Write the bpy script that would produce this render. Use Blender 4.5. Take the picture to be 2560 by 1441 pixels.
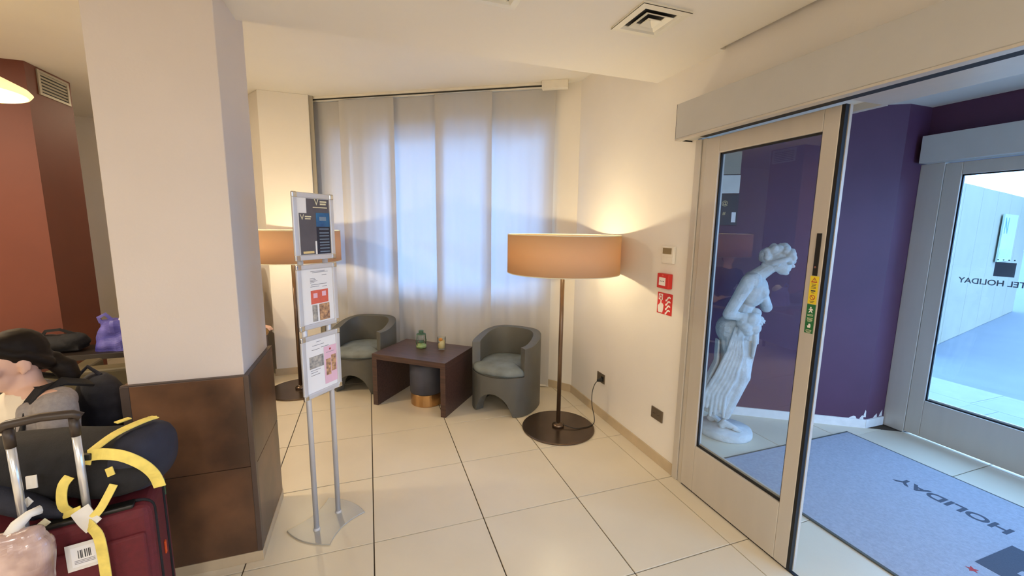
import bpy, bmesh, math, random
from mathutils import Vector, Matrix, noise as mnoise
random.seed(7)
scene = bpy.context.scene
for o in list(bpy.data.objects): bpy.data.objects.remove(o)
C = scene.collection
PI = math.pi

# ------------------------------------------------------------------ camera
FPX, YAW, PITCH, ROLL = 1034.1, 0.33294, 0.14593, 0.01251
CAM = Vector((0.0309, -3.8923, 1.6598))
fw = Vector((math.sin(YAW)*math.cos(PITCH), math.cos(YAW)*math.cos(PITCH), -math.sin(PITCH)))
rt = Vector((math.cos(YAW), -math.sin(YAW), 0)); up = rt.cross(fw)
rt, up = rt*math.cos(ROLL)+up*math.sin(ROLL), -rt*math.sin(ROLL)+up*math.cos(ROLL)
cd = bpy.data.cameras.new('camera'); cam = bpy.data.objects.new('camera', cd); C.objects.link(cam)
M = Matrix((rt, up, -fw)).transposed().to_4x4(); M.translation = CAM
cam.matrix_world = M
cd.sensor_width = 36.0; cd.lens = FPX/2560*36.0; cd.clip_start = 0.02; cd.clip_end = 300
scene.camera = cam

# ------------------------------------------------------------------ world, lights, exposure
scene.view_settings.view_transform = 'Standard'
scene.view_settings.look = 'None'
scene.view_settings.gamma = 1.0
scene.view_settings.use_curve_mapping = False
scene.view_settings.exposure = 0.0
w = bpy.data.worlds.new('world'); scene.world = w; w.use_nodes = True
bg = w.node_tree.nodes['Background']
bg.inputs[0].default_value = (0.27, 0.53, 1.0, 1); bg.inputs[1].default_value = 10.5

def area(name, loc, size, power, col, rot=(0, 0, 0), shape='DISK'):
    l = bpy.data.lights.new(name, 'AREA'); l.energy = power; l.color = col; l.shape = shape; l.size = size
    o = bpy.data.objects.new(name, l); o.location = loc; o.rotation_euler = rot; C.objects.link(o)
    return o
WARM = (1.0, 0.84, 0.62)
NEUT = (1.0, 0.96, 0.91)
# unseen lights added at ceiling height to brighten the room (behind the camera and over the lounge)
for i, (x, y) in enumerate(((-0.4, -5.6), (1.1, -5.2), (-2.8, -5.6), (-4.2, -4.0), (-0.2, -7.0), (-2.8, -7.0))):
    area('lobby_fill_light', (x, y, 2.635), 0.35, 31, NEUT)
area('lounge_fill_light', (-3.6, -0.6, 2.985), 0.3, 85, WARM)  # added fill to lighten the lounge, no fixture here
area('lounge_fill_light', (-1.9, 2.6, 2.985), 0.3, 16, WARM)

# ------------------------------------------------------------------ materials
def lin(c):
    if isinstance(c, str):
        c = c.lstrip('#'); c = tuple(int(c[i:i+2], 16)/255 for i in (0, 2, 4))
    return tuple((v/12.92 if v <= .04045 else ((v+.055)/1.055)**2.4) for v in c)
MATS = {}
def mat(name, col, rough=.6, metal=0.0, var=0.06, scale=8.0, bump=0.0, bscale=60.0, spec=None, stretch=None, emit=None, estr=0, col2=None, detail=4.0, coat=0, ramp=None):
    m = bpy.data.materials.new(name); m.use_nodes = True; nt = m.node_tree; b = nt.nodes['Principled BSDF']
    c = lin(col)
    tc = nt.nodes.new('ShaderNodeTexCoord'); mp = nt.nodes.new('ShaderNodeMapping'); nt.links.new(tc.outputs['Object'], mp.inputs[0])
    if stretch: mp.inputs['Scale'].default_value = stretch
    n = nt.nodes.new('ShaderNodeTexNoise'); n.inputs['Scale'].default_value = scale; n.inputs['Detail'].default_value = detail
    nt.links.new(mp.outputs[0], n.inputs['Vector'])
    r = nt.nodes.new('ShaderNodeValToRGB'); nt.links.new(n.outputs['Fac'], r.inputs[0])
    c2 = lin(col2) if col2 else tuple(min(1, v*(1+var)) for v in c); c1 = c if col2 else tuple(v*(1-var) for v in c)
    lo, hi = ramp or (.3, .7)
    r.color_ramp.elements[0].position = lo; r.color_ramp.elements[1].position = hi
    r.color_ramp.elements[0].color = (*c1, 1); r.color_ramp.elements[1].color = (*c2, 1)
    nt.links.new(r.outputs[0], b.inputs['Base Color'])
    b.inputs['Roughness'].default_value = rough; b.inputs['Metallic'].default_value = metal
    if spec is not None: b.inputs['Specular IOR Level'].default_value = spec
    if coat: b.inputs['Coat Weight'].default_value = coat; b.inputs['Coat Roughness'].default_value = .1
    if bump:
        n2 = nt.nodes.new('ShaderNodeTexNoise'); n2.inputs['Scale'].default_value = bscale; n2.inputs['Detail'].default_value = 3
        nt.links.new(mp.outputs[0], n2.inputs['Vector'])
        bp = nt.nodes.new('ShaderNodeBump'); bp.inputs['Strength'].default_value = bump; bp.inputs['Distance'].default_value = .01
        nt.links.new(n2.outputs['Fac'], bp.inputs['Height']); nt.links.new(bp.outputs[0], b.inputs['Normal'])
    if emit:
        b.inputs['Emission Color'].default_value = (*lin(emit), 1); b.inputs['Emission Strength'].default_value = estr
    MATS[name] = m
    return m
def glass(name, tint=(1, 1, 1), ior=1.45, rough=0.0, gain=1.0):
    m = bpy.data.materials.new(name); m.use_nodes = True; nt = m.node_tree
    out = nt.nodes['Material Output']; nt.nodes.remove(nt.nodes['Principled BSDF'])
    t = nt.nodes.new('ShaderNodeBsdfTransparent'); t.inputs[0].default_value = (*tint, 1)
    g = nt.nodes.new('ShaderNodeBsdfGlossy'); g.inputs['Roughness'].default_value = rough
    f = nt.nodes.new('ShaderNodeLayerWeight'); f.inputs['Blend'].default_value = .5
    pw_ = nt.nodes.new('ShaderNodeMath'); pw_.operation = 'POWER'; pw_.inputs[1].default_value = 5; nt.links.new(f.outputs['Facing'], pw_.inputs[0])
    mu = nt.nodes.new('ShaderNodeMapRange'); r0 = ((ior-1)/(ior+1))**2*gain; mu.inputs['To Min'].default_value = r0; mu.inputs['To Max'].default_value = 1; nt.links.new(pw_.outputs[0], mu.inputs[0])
    x = nt.nodes.new('ShaderNodeMixShader'); nt.links.new(mu.outputs[0], x.inputs[0]); nt.links.new(t.outputs[0], x.inputs[1]); nt.links.new(g.outputs[0], x.inputs[2])
    nt.links.new(x.outputs[0], out.inputs[0]); MATS[name] = m
    return m
def cloth_thin(name, col, trans=.5, clear=.1, tcol=None, scale=200):
    """woven cloth that lets light through: diffuse + translucent + a little open weave"""
    m = bpy.data.materials.new(name); m.use_nodes = True; nt = m.node_tree
    out = nt.nodes['Material Output']; nt.nodes.remove(nt.nodes['Principled BSDF'])
    d = nt.nodes.new('ShaderNodeBsdfDiffuse'); d.inputs[0].default_value = (*lin(col), 1)
    t = nt.nodes.new('ShaderNodeBsdfTranslucent'); t.inputs[0].default_value = (*lin(tcol or col), 1)
    a = nt.nodes.new('ShaderNodeMixShader'); a.inputs[0].default_value = trans; nt.links.new(d.outputs[0], a.inputs[1]); nt.links.new(t.outputs[0], a.inputs[2])
    p = nt.nodes.new('ShaderNodeBsdfTransparent'); b = nt.nodes.new('ShaderNodeMixShader')
    tc = nt.nodes.new('ShaderNodeTexCoord'); n = nt.nodes.new('ShaderNodeTexNoise'); n.inputs['Scale'].default_value = scale
    nt.links.new(tc.outputs['Object'], n.inputs['Vector'])
    mr = nt.nodes.new('ShaderNodeMapRange'); mr.inputs['To Min'].default_value = clear*.8; mr.inputs['To Max'].default_value = clear*1.2
    nt.links.new(n.outputs['Fac'], mr.inputs[0]); nt.links.new(mr.outputs[0], b.inputs[0])
    nt.links.new(a.outputs[0], b.inputs[1]); nt.links.new(p.outputs[0], b.inputs[2]); nt.links.new(b.outputs[0], out.inputs[0])
    MATS[name] = m
    return m

mat('wall_paint', '#eae3d7', .75, var=.015, scale=3, bump=.05, bscale=90)
mat('column_paint', '#d9cec5', .75, var=.015, scale=3, bump=.05, bscale=90)
mat('ceiling_paint', '#e8e1d5', .8, var=.015, scale=2, bump=.03, bscale=60)
mat('tile', '#dacdb3', .30, var=.035, scale=2.5, spec=.45)
mat('grout', '#463a2c', .9, var=.1)
mat('baseboard_stone', '#c2ae8e', .45, var=.08, scale=9)
mat('cladding', '#4b372a', .30, var=.2, scale=3.2, col2='#805b40', detail=6, ramp=(.38, .72), spec=.4)
mat('cladding_edge', '#5a4c44', .4, .3, var=.1)
mat('purple', '#56324a', .55, var=.05, scale=4)
mat('brown_wall', '#693524', .6, var=.05, scale=3)
mat('alu', '#cbc3b6', .38, .25, var=.03, scale=12, stretch=(1, 1, .1))
mat('header_grey', '#c4c1ba', .45, .15, var=.02)
mat('dark_gap', '#15161a', .7)
mat('rubber', '#0c0d10', .5)
glass('pane_glass', (.93, .96, .97), 1.45, gain=1.9)
glass('window_glass', (.95, .97, .98), 1.4)
glass('clear_glass', (.96, .98, .97), 1.4)
cloth_thin('sheer', '#d2cec7', .29, .010, tcol='#dcdade')
cloth_thin('shade_cloth', '#e0c09a', .34, .0, tcol='#dfb684')
mat('bronze', '#75604e', .3, .75, var=.08, scale=14)
mat('bronze_dark', '#6a594b', .26, .8, var=.15, scale=6)
mat('black_plastic', '#151515', .45)
mat('bulb', '#fff1d8', .4, emit='#ffd9a0', estr=14)
mat('chair_leather', '#5a5952', .48, var=.12, scale=5, bump=.08, bscale=120)
mat('chair_seat', '#686c69', .62, var=.32, scale=7, col2='#7f8887', bump=.06, bscale=80)
mat('piping', '#2c2c28', .6)
mat('wenge', '#3b2823', .35, var=.3, scale=5, stretch=(1, 12, 12), col2='#563d34', detail=6)
mat('pouf', '#454650', .6, var=.1)
mat('brass', '#c49a68', .25, .9, var=.1, scale=5)
mat('lantern_green', '#46624a', .45, .3, var=.25, scale=30)
mat('lantern_green_pale', '#8aa06a', .45, .2, var=.2, scale=30)
mat('orange_peel', '#e08a1e', .5, var=.15, scale=30)
mat('candle_cream', '#e8cf92', .5, var=.08, scale=30)
mat('stand_metal', '#d2d3d8', .35, .3, var=.03)
mat('stand_plate', '#b9b8b2', .4, .4, var=.03)
mat('chrome', '#d8d8d8', .15, 1)
mat('white_paper', '#f4f3f2', .6, var=.01)
mat('poster_grey', '#5d595e', .5, var=.08, scale=20)
mat('poster_blue', '#2f78a8', .4, var=.15, scale=15, col2='#1e4f86')
mat('poster_navy', '#20253a', .4, var=.15)
mat('poster_lines', '#7d93a8', .5)
mat('cream_print', '#e8e2c0', .5)
mat('red_print', '#e06a55', .5, var=.08, scale=40)
mat('pink_print', '#eec3d4', .5, var=.04)
mat('photo_print', '#6f7076', .5, var=.5, scale=55, col2='#c9c2b4')
mat('photo_print_warm', '#7a5a4e', .5, var=.5, scale=60, col2='#e0b080')
mat('text_print', '#8d8b90', .6)
mat('text_dark', '#3c3d44', .6)
mat('white_plastic', '#e9e2d4', .45)
mat('sensor_face', '#8a7a5c', .4)
mat('sign_red', '#d2302a', .45, var=.04)
mat('sign_white', '#f3ebe3', .5)
mat('outlet_bronze', '#7a6d5c', .35, .5, var=.05)
mat('sticker_yellow', '#ecd02e', .5)
mat('sticker_green', '#1f6a3a', .5)
mat('statue', '#cfcfca', .75, var=.14, scale=14, bump=.5, bscale=55)
mat('mat_blue', '#a3a6ae', .95, var=.10, scale=60, bump=.35, bscale=350)
mat('mat_border', '#55564f', .8, var=.1)
mat('mat_letter', '#4a4f5a', .95, var=.1, scale=200)
mat('star_red', '#b03a3a', .9)
mat('vinyl_dark', '#4c5468', .5)
mat('white_vinyl', '#eef2f6', .5)
mat('hoarding', '#8f8670', .7, var=.05, scale=2.5)
mat('asphalt', '#62676b', .9, var=.06, scale=3, bump=.1, bscale=80)
mat('paving', '#7c8084', .8, var=.06, scale=5)
mat('leaf', '#6d8a4a', .7, var=.3, scale=8)
mat('bark', '#5a4a3a', .9, var=.2)
mat('board_pale', '#9dac94', .6)
mat('blue_print', '#2a6fc0', .5)
mat('sofa_olive', '#4b4229', .6, var=.15, scale=6)
mat('dark_leather', '#241c17', .45, var=.15)
mat('bag_violet', '#37348a', .45, var=.35, scale=9, col2='#6d68b4', bump=.3, bscale=25)
mat('black_fabric', '#17171b', .85, var=.2, scale=40, bump=.15, bscale=200)
mat('navy_fabric', '#1e2130', .8, var=.2, scale=30, bump=.15, bscale=200)
mat('navy_light', '#252838', .75, var=.15, scale=20, bump=.1, bscale=150)
mat('yellow_web', '#ecd770', .7, var=.12, scale=30)
mat('maroon', '#5e141e', .7, var=.12, scale=60, bump=.12, bscale=300)
mat('maroon_side', '#6a1f34', .7, var=.12, scale=60, bump=.12, bscale=300)
mat('tube_alu', '#dcdcdc', .22, .55, var=.02)
mat('brown_plastic', '#3a2f28', .4)
mat('tag_white', '#e9e6e0', .6, var=.05, scale=20)
mat('orange_tag', '#e0551e', .5)
mat('pink_plastic', '#8d6f6b', .22, var=.25, scale=9, col2='#d2b8b1', detail=3, ramp=(.35, .62), coat=.5)
mat('skin', '#dcb29c', .5, var=.06, scale=8)
mat('hair', '#17110e', .6, spec=.2, var=.3, scale=6, stretch=(1, 1, 18))
mat('knit_grey', '#9b938f', .9, var=.12, scale=60, bump=.2, bscale=250)
mat('cream_top', '#e9ddc8', .8, var=.04)
mat('jeans', '#2c3346', .85, var=.15, scale=60)
mat('eye_white', '#efece6', .3)
mat('iris', '#33221a', .3)
mat('lip', '#a8635a', .5)
mat('vent_white', '#e6e0cf', .5, .1, var=.02)
mat('vent_grey', '#a9a08e', .5, .2, var=.04)
mat('tan_wood', '#b08a52', .45, var=.15, scale=5, stretch=(1, 9, 9))
mat('pendant_shade', '#f0e6c8', .6, var=.02, emit='#ffdf9f', estr=.9)

# ------------------------------------------------------------------ mesh helpers
class MB:
    def __init__(s): s.v = []; s.f = []
    def add(s, v, f):
        o = len(s.v); s.v += [tuple(p) for p in v]; s.f += [[i+o for i in q] for q in f]; return s
    def box(s, x0, x1, y0, y1, z0, z1):
        v = [(x, y, z) for z in (z0, z1) for y in (y0, y1) for x in (x0, x1)]
        return s.add(v, [(0, 2, 3, 1), (4, 5, 7, 6), (0, 1, 5, 4), (2, 6, 7, 3), (0, 4, 6, 2), (1, 3, 7, 5)])
    def prism(s, poly, z0, z1):
        """poly: CCW list of (x, y)"""
        n = len(poly)
        v = [(x, y, z0) for x, y in poly]+[(x, y, z1) for x, y in poly]
        f = [list(range(n))[::-1], list(range(n, 2*n))]+[(i, (i+1) % n, (i+1) % n+n, i+n) for i in range(n)]
        return s.add(v, f)
    def slab(s, poly3, n, t):
        """polygon in 3-D pushed along n by t"""
        k = len(poly3); n = Vector(n)
        v = [Vector(p) for p in poly3]; v += [p+n*t for p in v]
        return s.add(v, [list(range(k))[::-1], list(range(k, 2*k))]+[(i, (i+1) % k, (i+1) % k+k, i+k) for i in range(k)])
    def cone(s, p0, p1, r0, r1, n=16, caps=True):
        p0, p1 = Vector(p0), Vector(p1); d = (p1-p0).normalized()
        a = d.orthogonal().normalized(); b = d.cross(a)
        v = []
        for p, r in ((p0, r0), (p1, r1)):
            v += [p+(a*math.cos(2*PI*i/n)+b*math.sin(2*PI*i/n))*r for i in range(n)]
        f = [(i, (i+1) % n, (i+1) % n+n, i+n) for i in range(n)]
        if caps: f += [list(range(n))[::-1], list(range(n, 2*n))]
        return s.add(v, f)
    def lathe(s, prof, n=32, c=(0, 0, 0), closed=False):
        """prof: list of (r, z)"""
        m = len(prof); v = []
        for r, z in prof: v += [(c[0]+r*math.cos(2*PI*i/n), c[1]+r*math.sin(2*PI*i/n), c[2]+z) for i in range(n)]
        f = []
        for k in range(m-1 if not closed else m):
            k2 = (k+1) % m
            f += [(k*n+i, k*n+(i+1) % n, k2*n+(i+1) % n, k2*n+i) for i in range(n)]
        if not closed: f += [list(range(n))[::-1], list(range((m-1)*n, m*n))]
        return s.add(v, f)
    def tube(s, pts, r, n=8, flat=None, closed=False):
        """round tube (or flat band: flat=(half width, half thickness, up vector)) along points"""
        pts = [Vector(p) for p in pts]; m = len(pts); v = []
        prev = None
        for i, p in enumerate(pts):
            d = (pts[min(i+1, m-1)]-pts[max(i-1, 0)])
            if closed: d = pts[(i+1) % m]-pts[i-1]
            d = d.normalized()
            if flat:
                u = Vector(flat[2]); a = d.cross(u); a = a.normalized() if a.length > 1e-5 else d.orthogonal().normalized(); b = a.cross(d).normalized()
                for sx, sy in ((-1, -1), (1, -1), (1, 1), (-1, 1)): v.append(p+a*sx*flat[0]+b*sy*flat[1])
            else:
                if prev is None: a = d.orthogonal().normalized()
                else: a = (prev-d*prev.dot(d)).normalized()
                prev = a; b = d.cross(a); rr = r[i] if isinstance(r, (list, tuple)) else r
                v += [p+(a*math.cos(2*PI*k/n)+b*math.sin(2*PI*k/n))*rr for k in range(n)]
        if flat: n = 4
        f = []
        for i in range(m if closed else m-1):
            j = (i+1) % m
            f += [(i*n+k, i*n+(k+1) % n, j*n+(k+1) % n, j*n+k) for k in range(n)]
        if not closed: f += [list(range(n))[::-1], list(range((m-1)*n, m*n))]
        return s.add(v, f)
    def ball(s, c, r, seg=16, rings=10, M=None):
        """ellipsoid; r scalar or (rx, ry, rz); M optional rotation 3x3"""
        if not isinstance(r, (list, tuple)): r = (r, r, r)
        v = []; c = Vector(c)
        for i in range(1, rings):
            t = PI*i/rings
            for k in range(seg):
                a = 2*PI*k/seg; p = Vector((r[0]*math.sin(t)*math.cos(a), r[1]*math.sin(t)*math.sin(a), r[2]*math.cos(t)))
                v.append(c+(M @ p if M else p))
        T = len(v); p = Vector((0, 0, r[2])); v += [c+(M @ p if M else p), c-(M @ p if M else p)]
        f = []
        for i in range(rings-2):
            f += [(i*seg+k, (i+1)*seg+k, (i+1)*seg+(k+1) % seg, i*seg+(k+1) % seg) for k in range(seg)]
        f += [(T, k, (k+1) % seg) for k in range(seg)]+[(T+1, (rings-2)*seg+(k+1) % seg, (rings-2)*seg+k) for k in range(seg)]
        return s.add(v, f)
    def cap(s, p0, p1, r0, r1=None, n=14):
        """tapered capsule"""
        r1 = r0 if r1 is None else r1
        s.cone(p0, p1, r0, r1, n); s.ball(p0, r0, n, 8); s.ball(p1, r1, n, 8); return s
    def mesh(s, name):
        me = bpy.data.meshes.new(name); me.from_pydata(s.v, [], s.f); me.update()
        bm = bmesh.new(); bm.from_mesh(me); bmesh.ops.recalc_face_normals(bm, faces=bm.faces); bm.to_mesh(me); bm.free()
        return me
    def build(s, name, m, parent=None, smooth=False, bevel=0, seg=2, label=None, ang=35, sub=0):
        me = s.mesh(name)
        return link(name, me, m, parent, smooth, bevel, seg, label, ang, sub)
def link(name, me, m, parent=None, smooth=False, bevel=0, seg=2, label=None, ang=35, sub=0):
    o = bpy.data.objects.new(name, me); C.objects.link(o)
    if not me.materials: me.materials.append(MATS[m])
    if smooth:
        for p in me.polygons: p.use_smooth = True
    if bevel:
        b = o.modifiers.new('bevel', 'BEVEL'); b.width = bevel; b.segments = seg; b.limit_method = 'ANGLE'; b.angle_limit = math.radians(ang)
    if sub:
        b = o.modifiers.new('sub', 'SUBSURF'); b.levels = sub; b.render_levels = sub
    if parent: o.parent = parent
    if label: o['label'] = label
    return o
def thing(name, label, cat, loc=(0, 0, 0), rz=0, group=None):
    o = bpy.data.objects.new(name, None); C.objects.link(o); o.empty_display_size = .1
    o.location = loc; o.rotation_euler = (0, 0, rz)
    return tag(o, label, cat, group)
def tag(o, label, cat=None, group=None, kind=None):
    o['label'] = label
    if cat: o['category'] = cat
    if group: o['group'] = group
    if kind: o['kind'] = kind
    return o
def struct(o, label=None):
    o['kind'] = 'structure'
    if label: o['label'] = label
    return o
def sempty(name, label, loc=(0, 0, 0), rz=0):
    o = bpy.data.objects.new(name, None); C.objects.link(o); o.location = loc; o.rotation_euler = (0, 0, rz)
    return struct(o, label)
def blob(mb, voxel, smooth=4, fac=.5):
    """union of overlapping closed shapes as ONE continuous skin"""
    me = mb.mesh('tmp'); o = bpy.data.objects.new('tmp', me); C.objects.link(o)
    r = o.modifiers.new('r', 'REMESH'); r.mode = 'VOXEL'; r.voxel_size = voxel; r.use_smooth_shade = True
    if smooth:
        q = o.modifiers.new('s', 'SMOOTH'); q.factor = fac; q.iterations = smooth
    dg = bpy.context.evaluated_depsgraph_get(); ev = o.evaluated_get(dg)
    out = bpy.data.meshes.new_from_object(ev); bpy.data.objects.remove(o)
    for p in out.polygons: p.use_smooth = True
    out.materials.clear()
    return out
def text(name, s, size, m, parent, mw, align='CENTER', depth=.0006, sx=1.0, bold=0):
    """flat lettering as mesh; mw: 4x4 placing text (x right, y up, z out)"""
    cu = bpy.data.curves.new('t', 'FONT'); cu.body = s; cu.size = size; cu.extrude = depth; cu.offset = bold; cu.align_x = align; cu.align_y = 'CENTER'
    o = bpy.data.objects.new('t', cu); C.objects.link(o)
    dg = bpy.context.evaluated_depsgraph_get(); me = bpy.data.meshes.new_from_object(o.evaluated_get(dg))
    bpy.data.objects.remove(o)
    me.transform(Matrix.Diagonal((sx, 1, 1, 1))); me.transform(mw)
    me.materials.clear()
    return link(name, me, m, parent)
def frame(o, x, y):
    """4x4 from origin, x axis, y axis (orthonormal)"""
    x, y = Vector(x).normalized(), Vector(y).normalized(); z = x.cross(y)
    m = Matrix((x, y, z)).transposed().to_4x4(); m.translation = Vector(o); return m
class PMB(MB):
    """builder in a local frame: coordinates are mapped by a 4x4"""
    def __init__(s, m): super().__init__(); s.m = m
    def add(s, v, f): return super().add([s.m @ Vector(p) for p in v], f)
def clip(poly, a, b, c):
    """keep the part of a 2-D polygon with a*x+b*y <= c"""
    out = []
    for i in range(len(poly)):
        p, q = poly[i], poly[(i+1) % len(poly)]; dp, dq = a*p[0]+b*p[1]-c, a*q[0]+b*q[1]-c
        if dp <= 0: out.append(p)
        if dp*dq < 0: t = dp/(dp-dq); out.append((p[0]+(q[0]-p[0])*t, p[1]+(q[1]-p[1])*t))
    return out

# ------------------------------------------------------------------ setting: geometry constants
WA = Vector((-.50, 1.22, 0)); WT = Vector((.853, -.522, 0)).normalized(); WN = Vector((.522, .853, 0)).normalized()   # curtain line, its direction, outward normal
PA = Vector((3.166, -1.213, 0)); PT = Vector((.843, -.538, 0)).normalized(); PN = Vector((.538, .843, 0)).normalized()  # purple wall
WX = 1.93            # face of the right wall
LOW, HIGH = 2.645, 3.0
T = .6

# ---- floor with its tiles
flo = struct(MB().box(-6.0, 4.40, -7.4, 3.6, -.12, -.006).build('floor', 'grout'), 'cream square floor tiles with thin dark joints')
full_mesh = None
def tile_piece(poly):
    global full_mesh
    full = len(poly) == 4 and abs((max(p[0] for p in poly)-min(p[0] for p in poly))*(max(p[1] for p in poly)-min(p[1] for p in poly))-T*T) < 1e-4
    cx = sum(p[0] for p in poly)/len(poly); cy = sum(p[1] for p in poly)/len(poly)
    g = .003
    if full and full_mesh: me = full_mesh
    else:
        loc = [(p[0]-cx, p[1]-cy) for p in poly]
        mx = max(abs(a) for p in loc for a in p)
        k = 1-g/max(.05, mx)
        loc = [(p[0]*k, p[1]*k) for p in loc]; top = [(p[0]*(1-.0015/mx), p[1]*(1-.0015/mx)) for p in loc]
        n = len(loc); b = MB()
        b.add([(x, y, -.012) for x, y in loc]+[(x, y, -.0012) for x, y in loc]+[(x, y, 0) for x, y in top],
              [(i, (i+1) % n, (i+1) % n+n, i+n) for i in range(n)]+[(i+n, (i+1) % n+n, (i+1) % n+2*n, i+2*n) for i in range(n)]+[list(range(2*n, 3*n))])
        me = b.mesh('tile')
        if full: full_mesh = me
    o = link('tile', me, 'tile', flo); o.location = (cx, cy, 0)
for i in range(-8, 4):
    for j in range(-11, 5):
        p = [(i*T, j*T), (i*T+T, j*T), (i*T+T, j*T+T), (i*T, j*T+T)]
        p = clip(p, 1, 0, WX)
        if i >= -1: p = clip(p, WN.x, WN.y, WN.dot(WA)+.17)
        if len(p) > 2: tile_piece(p)
for i in range(3, 8):
    for j in range(-8, 0):
        p = [(i*T, j*T), (i*T+T, j*T), (i*T+T, j*T+T), (i*T, j*T+T)]
        p = clip(clip(clip(p, -1, 0, -WX), 1, 0, 4.38), PN.x, PN.y, PN.dot(PA))
        if len(p) > 2: tile_piece(p)

# ---- ceilings
b = MB().box(-6.0, WX-.035, -7.4, -1.38, LOW, 3.14).box(WX-.035, 2.13, -1.95, -1.38, LOW, 3.14).box(WX-.035, 2.13, -7.4, -1.95, LOW+.05, 3.14)
b.box(-6.0, 2.3, -1.38, 3.6, HIGH, 3.14)
struct(b.build('ceiling', 'ceiling_paint'), 'white plaster ceiling, raised over the seating corner')
struct(MB().box(2.13, 4.40, -5.1, .2, 2.63, 2.80).build('ceiling_vestibule', 'ceiling_paint'), 'white ceiling of the entrance vestibule')

# ---- right wall and the piece above the sliding door
struct(MB().box(WX, 2.13, -1.80, -.10, 0, 3.0).box(WX, 2.13, -4.3, -1.80, 2.22, 2.70).box(WX, 2.13, -7.4, -4.3, 0, 2.70).build('wall_right', 'wall_paint'), 'cream painted wall beside and above the sliding glass door')
c0, c1 = Vector((1.775, -.068, 0)), Vector((WX, -.285, 0))
cn = Vector((c0.y-c1.y, c1.x-c0.x, 0)).normalized()
struct(MB().slab([c0-(c1-c0)*.45, c1, c1+Vector((0, 0, 3.0)), c0-(c1-c0)*.45+Vector((0, 0, 3.0))], cn, .2).build('wall_corner', 'wall_paint'), 'narrow angled cream wall between curtain and right wall')
def board(name, p, q, nrm, h, t, m, par=None):
    p, q, nrm = Vector(p), Vector(q), Vector(nrm).normalized()
    z = Vector((0, 0, h))
    return struct(MB().slab([p, q, q+z, p+z], nrm, t).build(name, m, par, bevel=.002))
board('baseboard_right', (WX, -.285, 0), (WX, -1.795, 0), (-1, 0, 0), .078, .011, 'baseboard_stone')['label'] = 'beige stone skirting along the right wall'
board('baseboard_corner', c0, c1, -cn, .078, .011, 'baseboard_stone')['label'] = 'beige stone skirting under the angled corner wall'
struct(MB().box(WX-.012, WX, -4.30, -7.38, 0, .078).build('baseboard_front', 'baseboard_stone'), 'beige stone skirting beyond the sliding door')

# ---- window wall (behind the curtain)
def W3(s, off, z): return WA+WT*s+WN*off+Vector((0, 0, z))
wm = Matrix((WT, WN, Vector((0, 0, 1)))).transposed().to_4x4(); wm.translation = WA      # local x along the wall, y outward
b = PMB(wm)
b.box(-.30, 2.70, .17, .40, 0, .93).box(-.30, 2.70, .17, .40, 2.62, 3.0)
b.box(-.30, .12, .17, .40, .93, 2.62).box(.36, .58, .17, .40, .93, 2.62).box(2.54, 2.70, .17, .40, .93, 2.62)
struct(b.build('wall_window', 'wall_paint'), 'cream wall with the windows behind the sheer curtain')
for k, (s0, s1) in enumerate(((.12, .36), (.58, 2.54))):
    w_ = sempty('window_%d' % (k+1), ('narrow' if k == 0 else 'wide')+' white framed window glowing blue behind the sheer curtain')
    b = PMB(wm)
    b.box(s0, s1, .26, .32, .93, .985).box(s0, s1, .26, .32, 2.565, 2.62).box(s0, s0+.05, .26, .32, .985, 2.565).box(s1-.05, s1, .26, .32, .985, 2.565)
    b.build('window_frame', 'white_plastic', w_)
    PMB(wm).box(s0+.05, s1-.05, .286, .294, .985, 2.565).build('pane', 'window_glass', w_)
    PMB(wm).box(s0, s1, .16, .26, .918, .936).build('window_sill', 'baseboard_stone', w_)

# ---- white pillar left of the curtain and the wall going back from it
pil = struct(MB().box(-.985, -.515, 1.11, 1.75, 0, 3.0).build('wall_pillar', 'wall_paint', bevel=.004), 'cream pillar behind the left floor lamp')
struct(MB().box(-.995, -.505, 1.10, 1.112, 0, .075).build('baseboard', 'baseboard_stone', pil))
struct(MB().box(-.517, -.475, 1.135, 1.20, 0, 3.0).build('trim_1', 'vent_grey'), 'narrow grey profile between pillar and curtain')
p0, p1 = Vector((-.99, 1.14, 0)), Vector((-1.95, 2.75, 0)); dn = Vector(((p1-p0).y, -(p1-p0).x, 0)).normalized()
struct(MB().slab([p0, p1, p1+Vector((0, 0, 3)), p0+Vector((0, 0, 3))], dn, .15).build('wall_alcove', 'wall_paint'), 'cream wall running back behind the cream pillar')
# ---- rest of the lobby shell
struct(MB().box(-6.0, -1.2, 3.2, 3.4, 0, 3.0).box(-2.1, -.6, 2.7, 3.3, 0, 3.0).build('wall_back', 'wall_paint'), 'beige wall far behind the square column')
struct(MB().box(-6.2, -6.0, -7.4, 3.4, 0, 3.0).build('wall_left', 'wall_paint'), 'beige wall at the far left of the lounge')
struct(MB().box(-6.2, 2.3, -7.6, -7.4, 0, 3.0).build('wall_front', 'wall_paint'), 'beige lobby wall behind the viewer')

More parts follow.
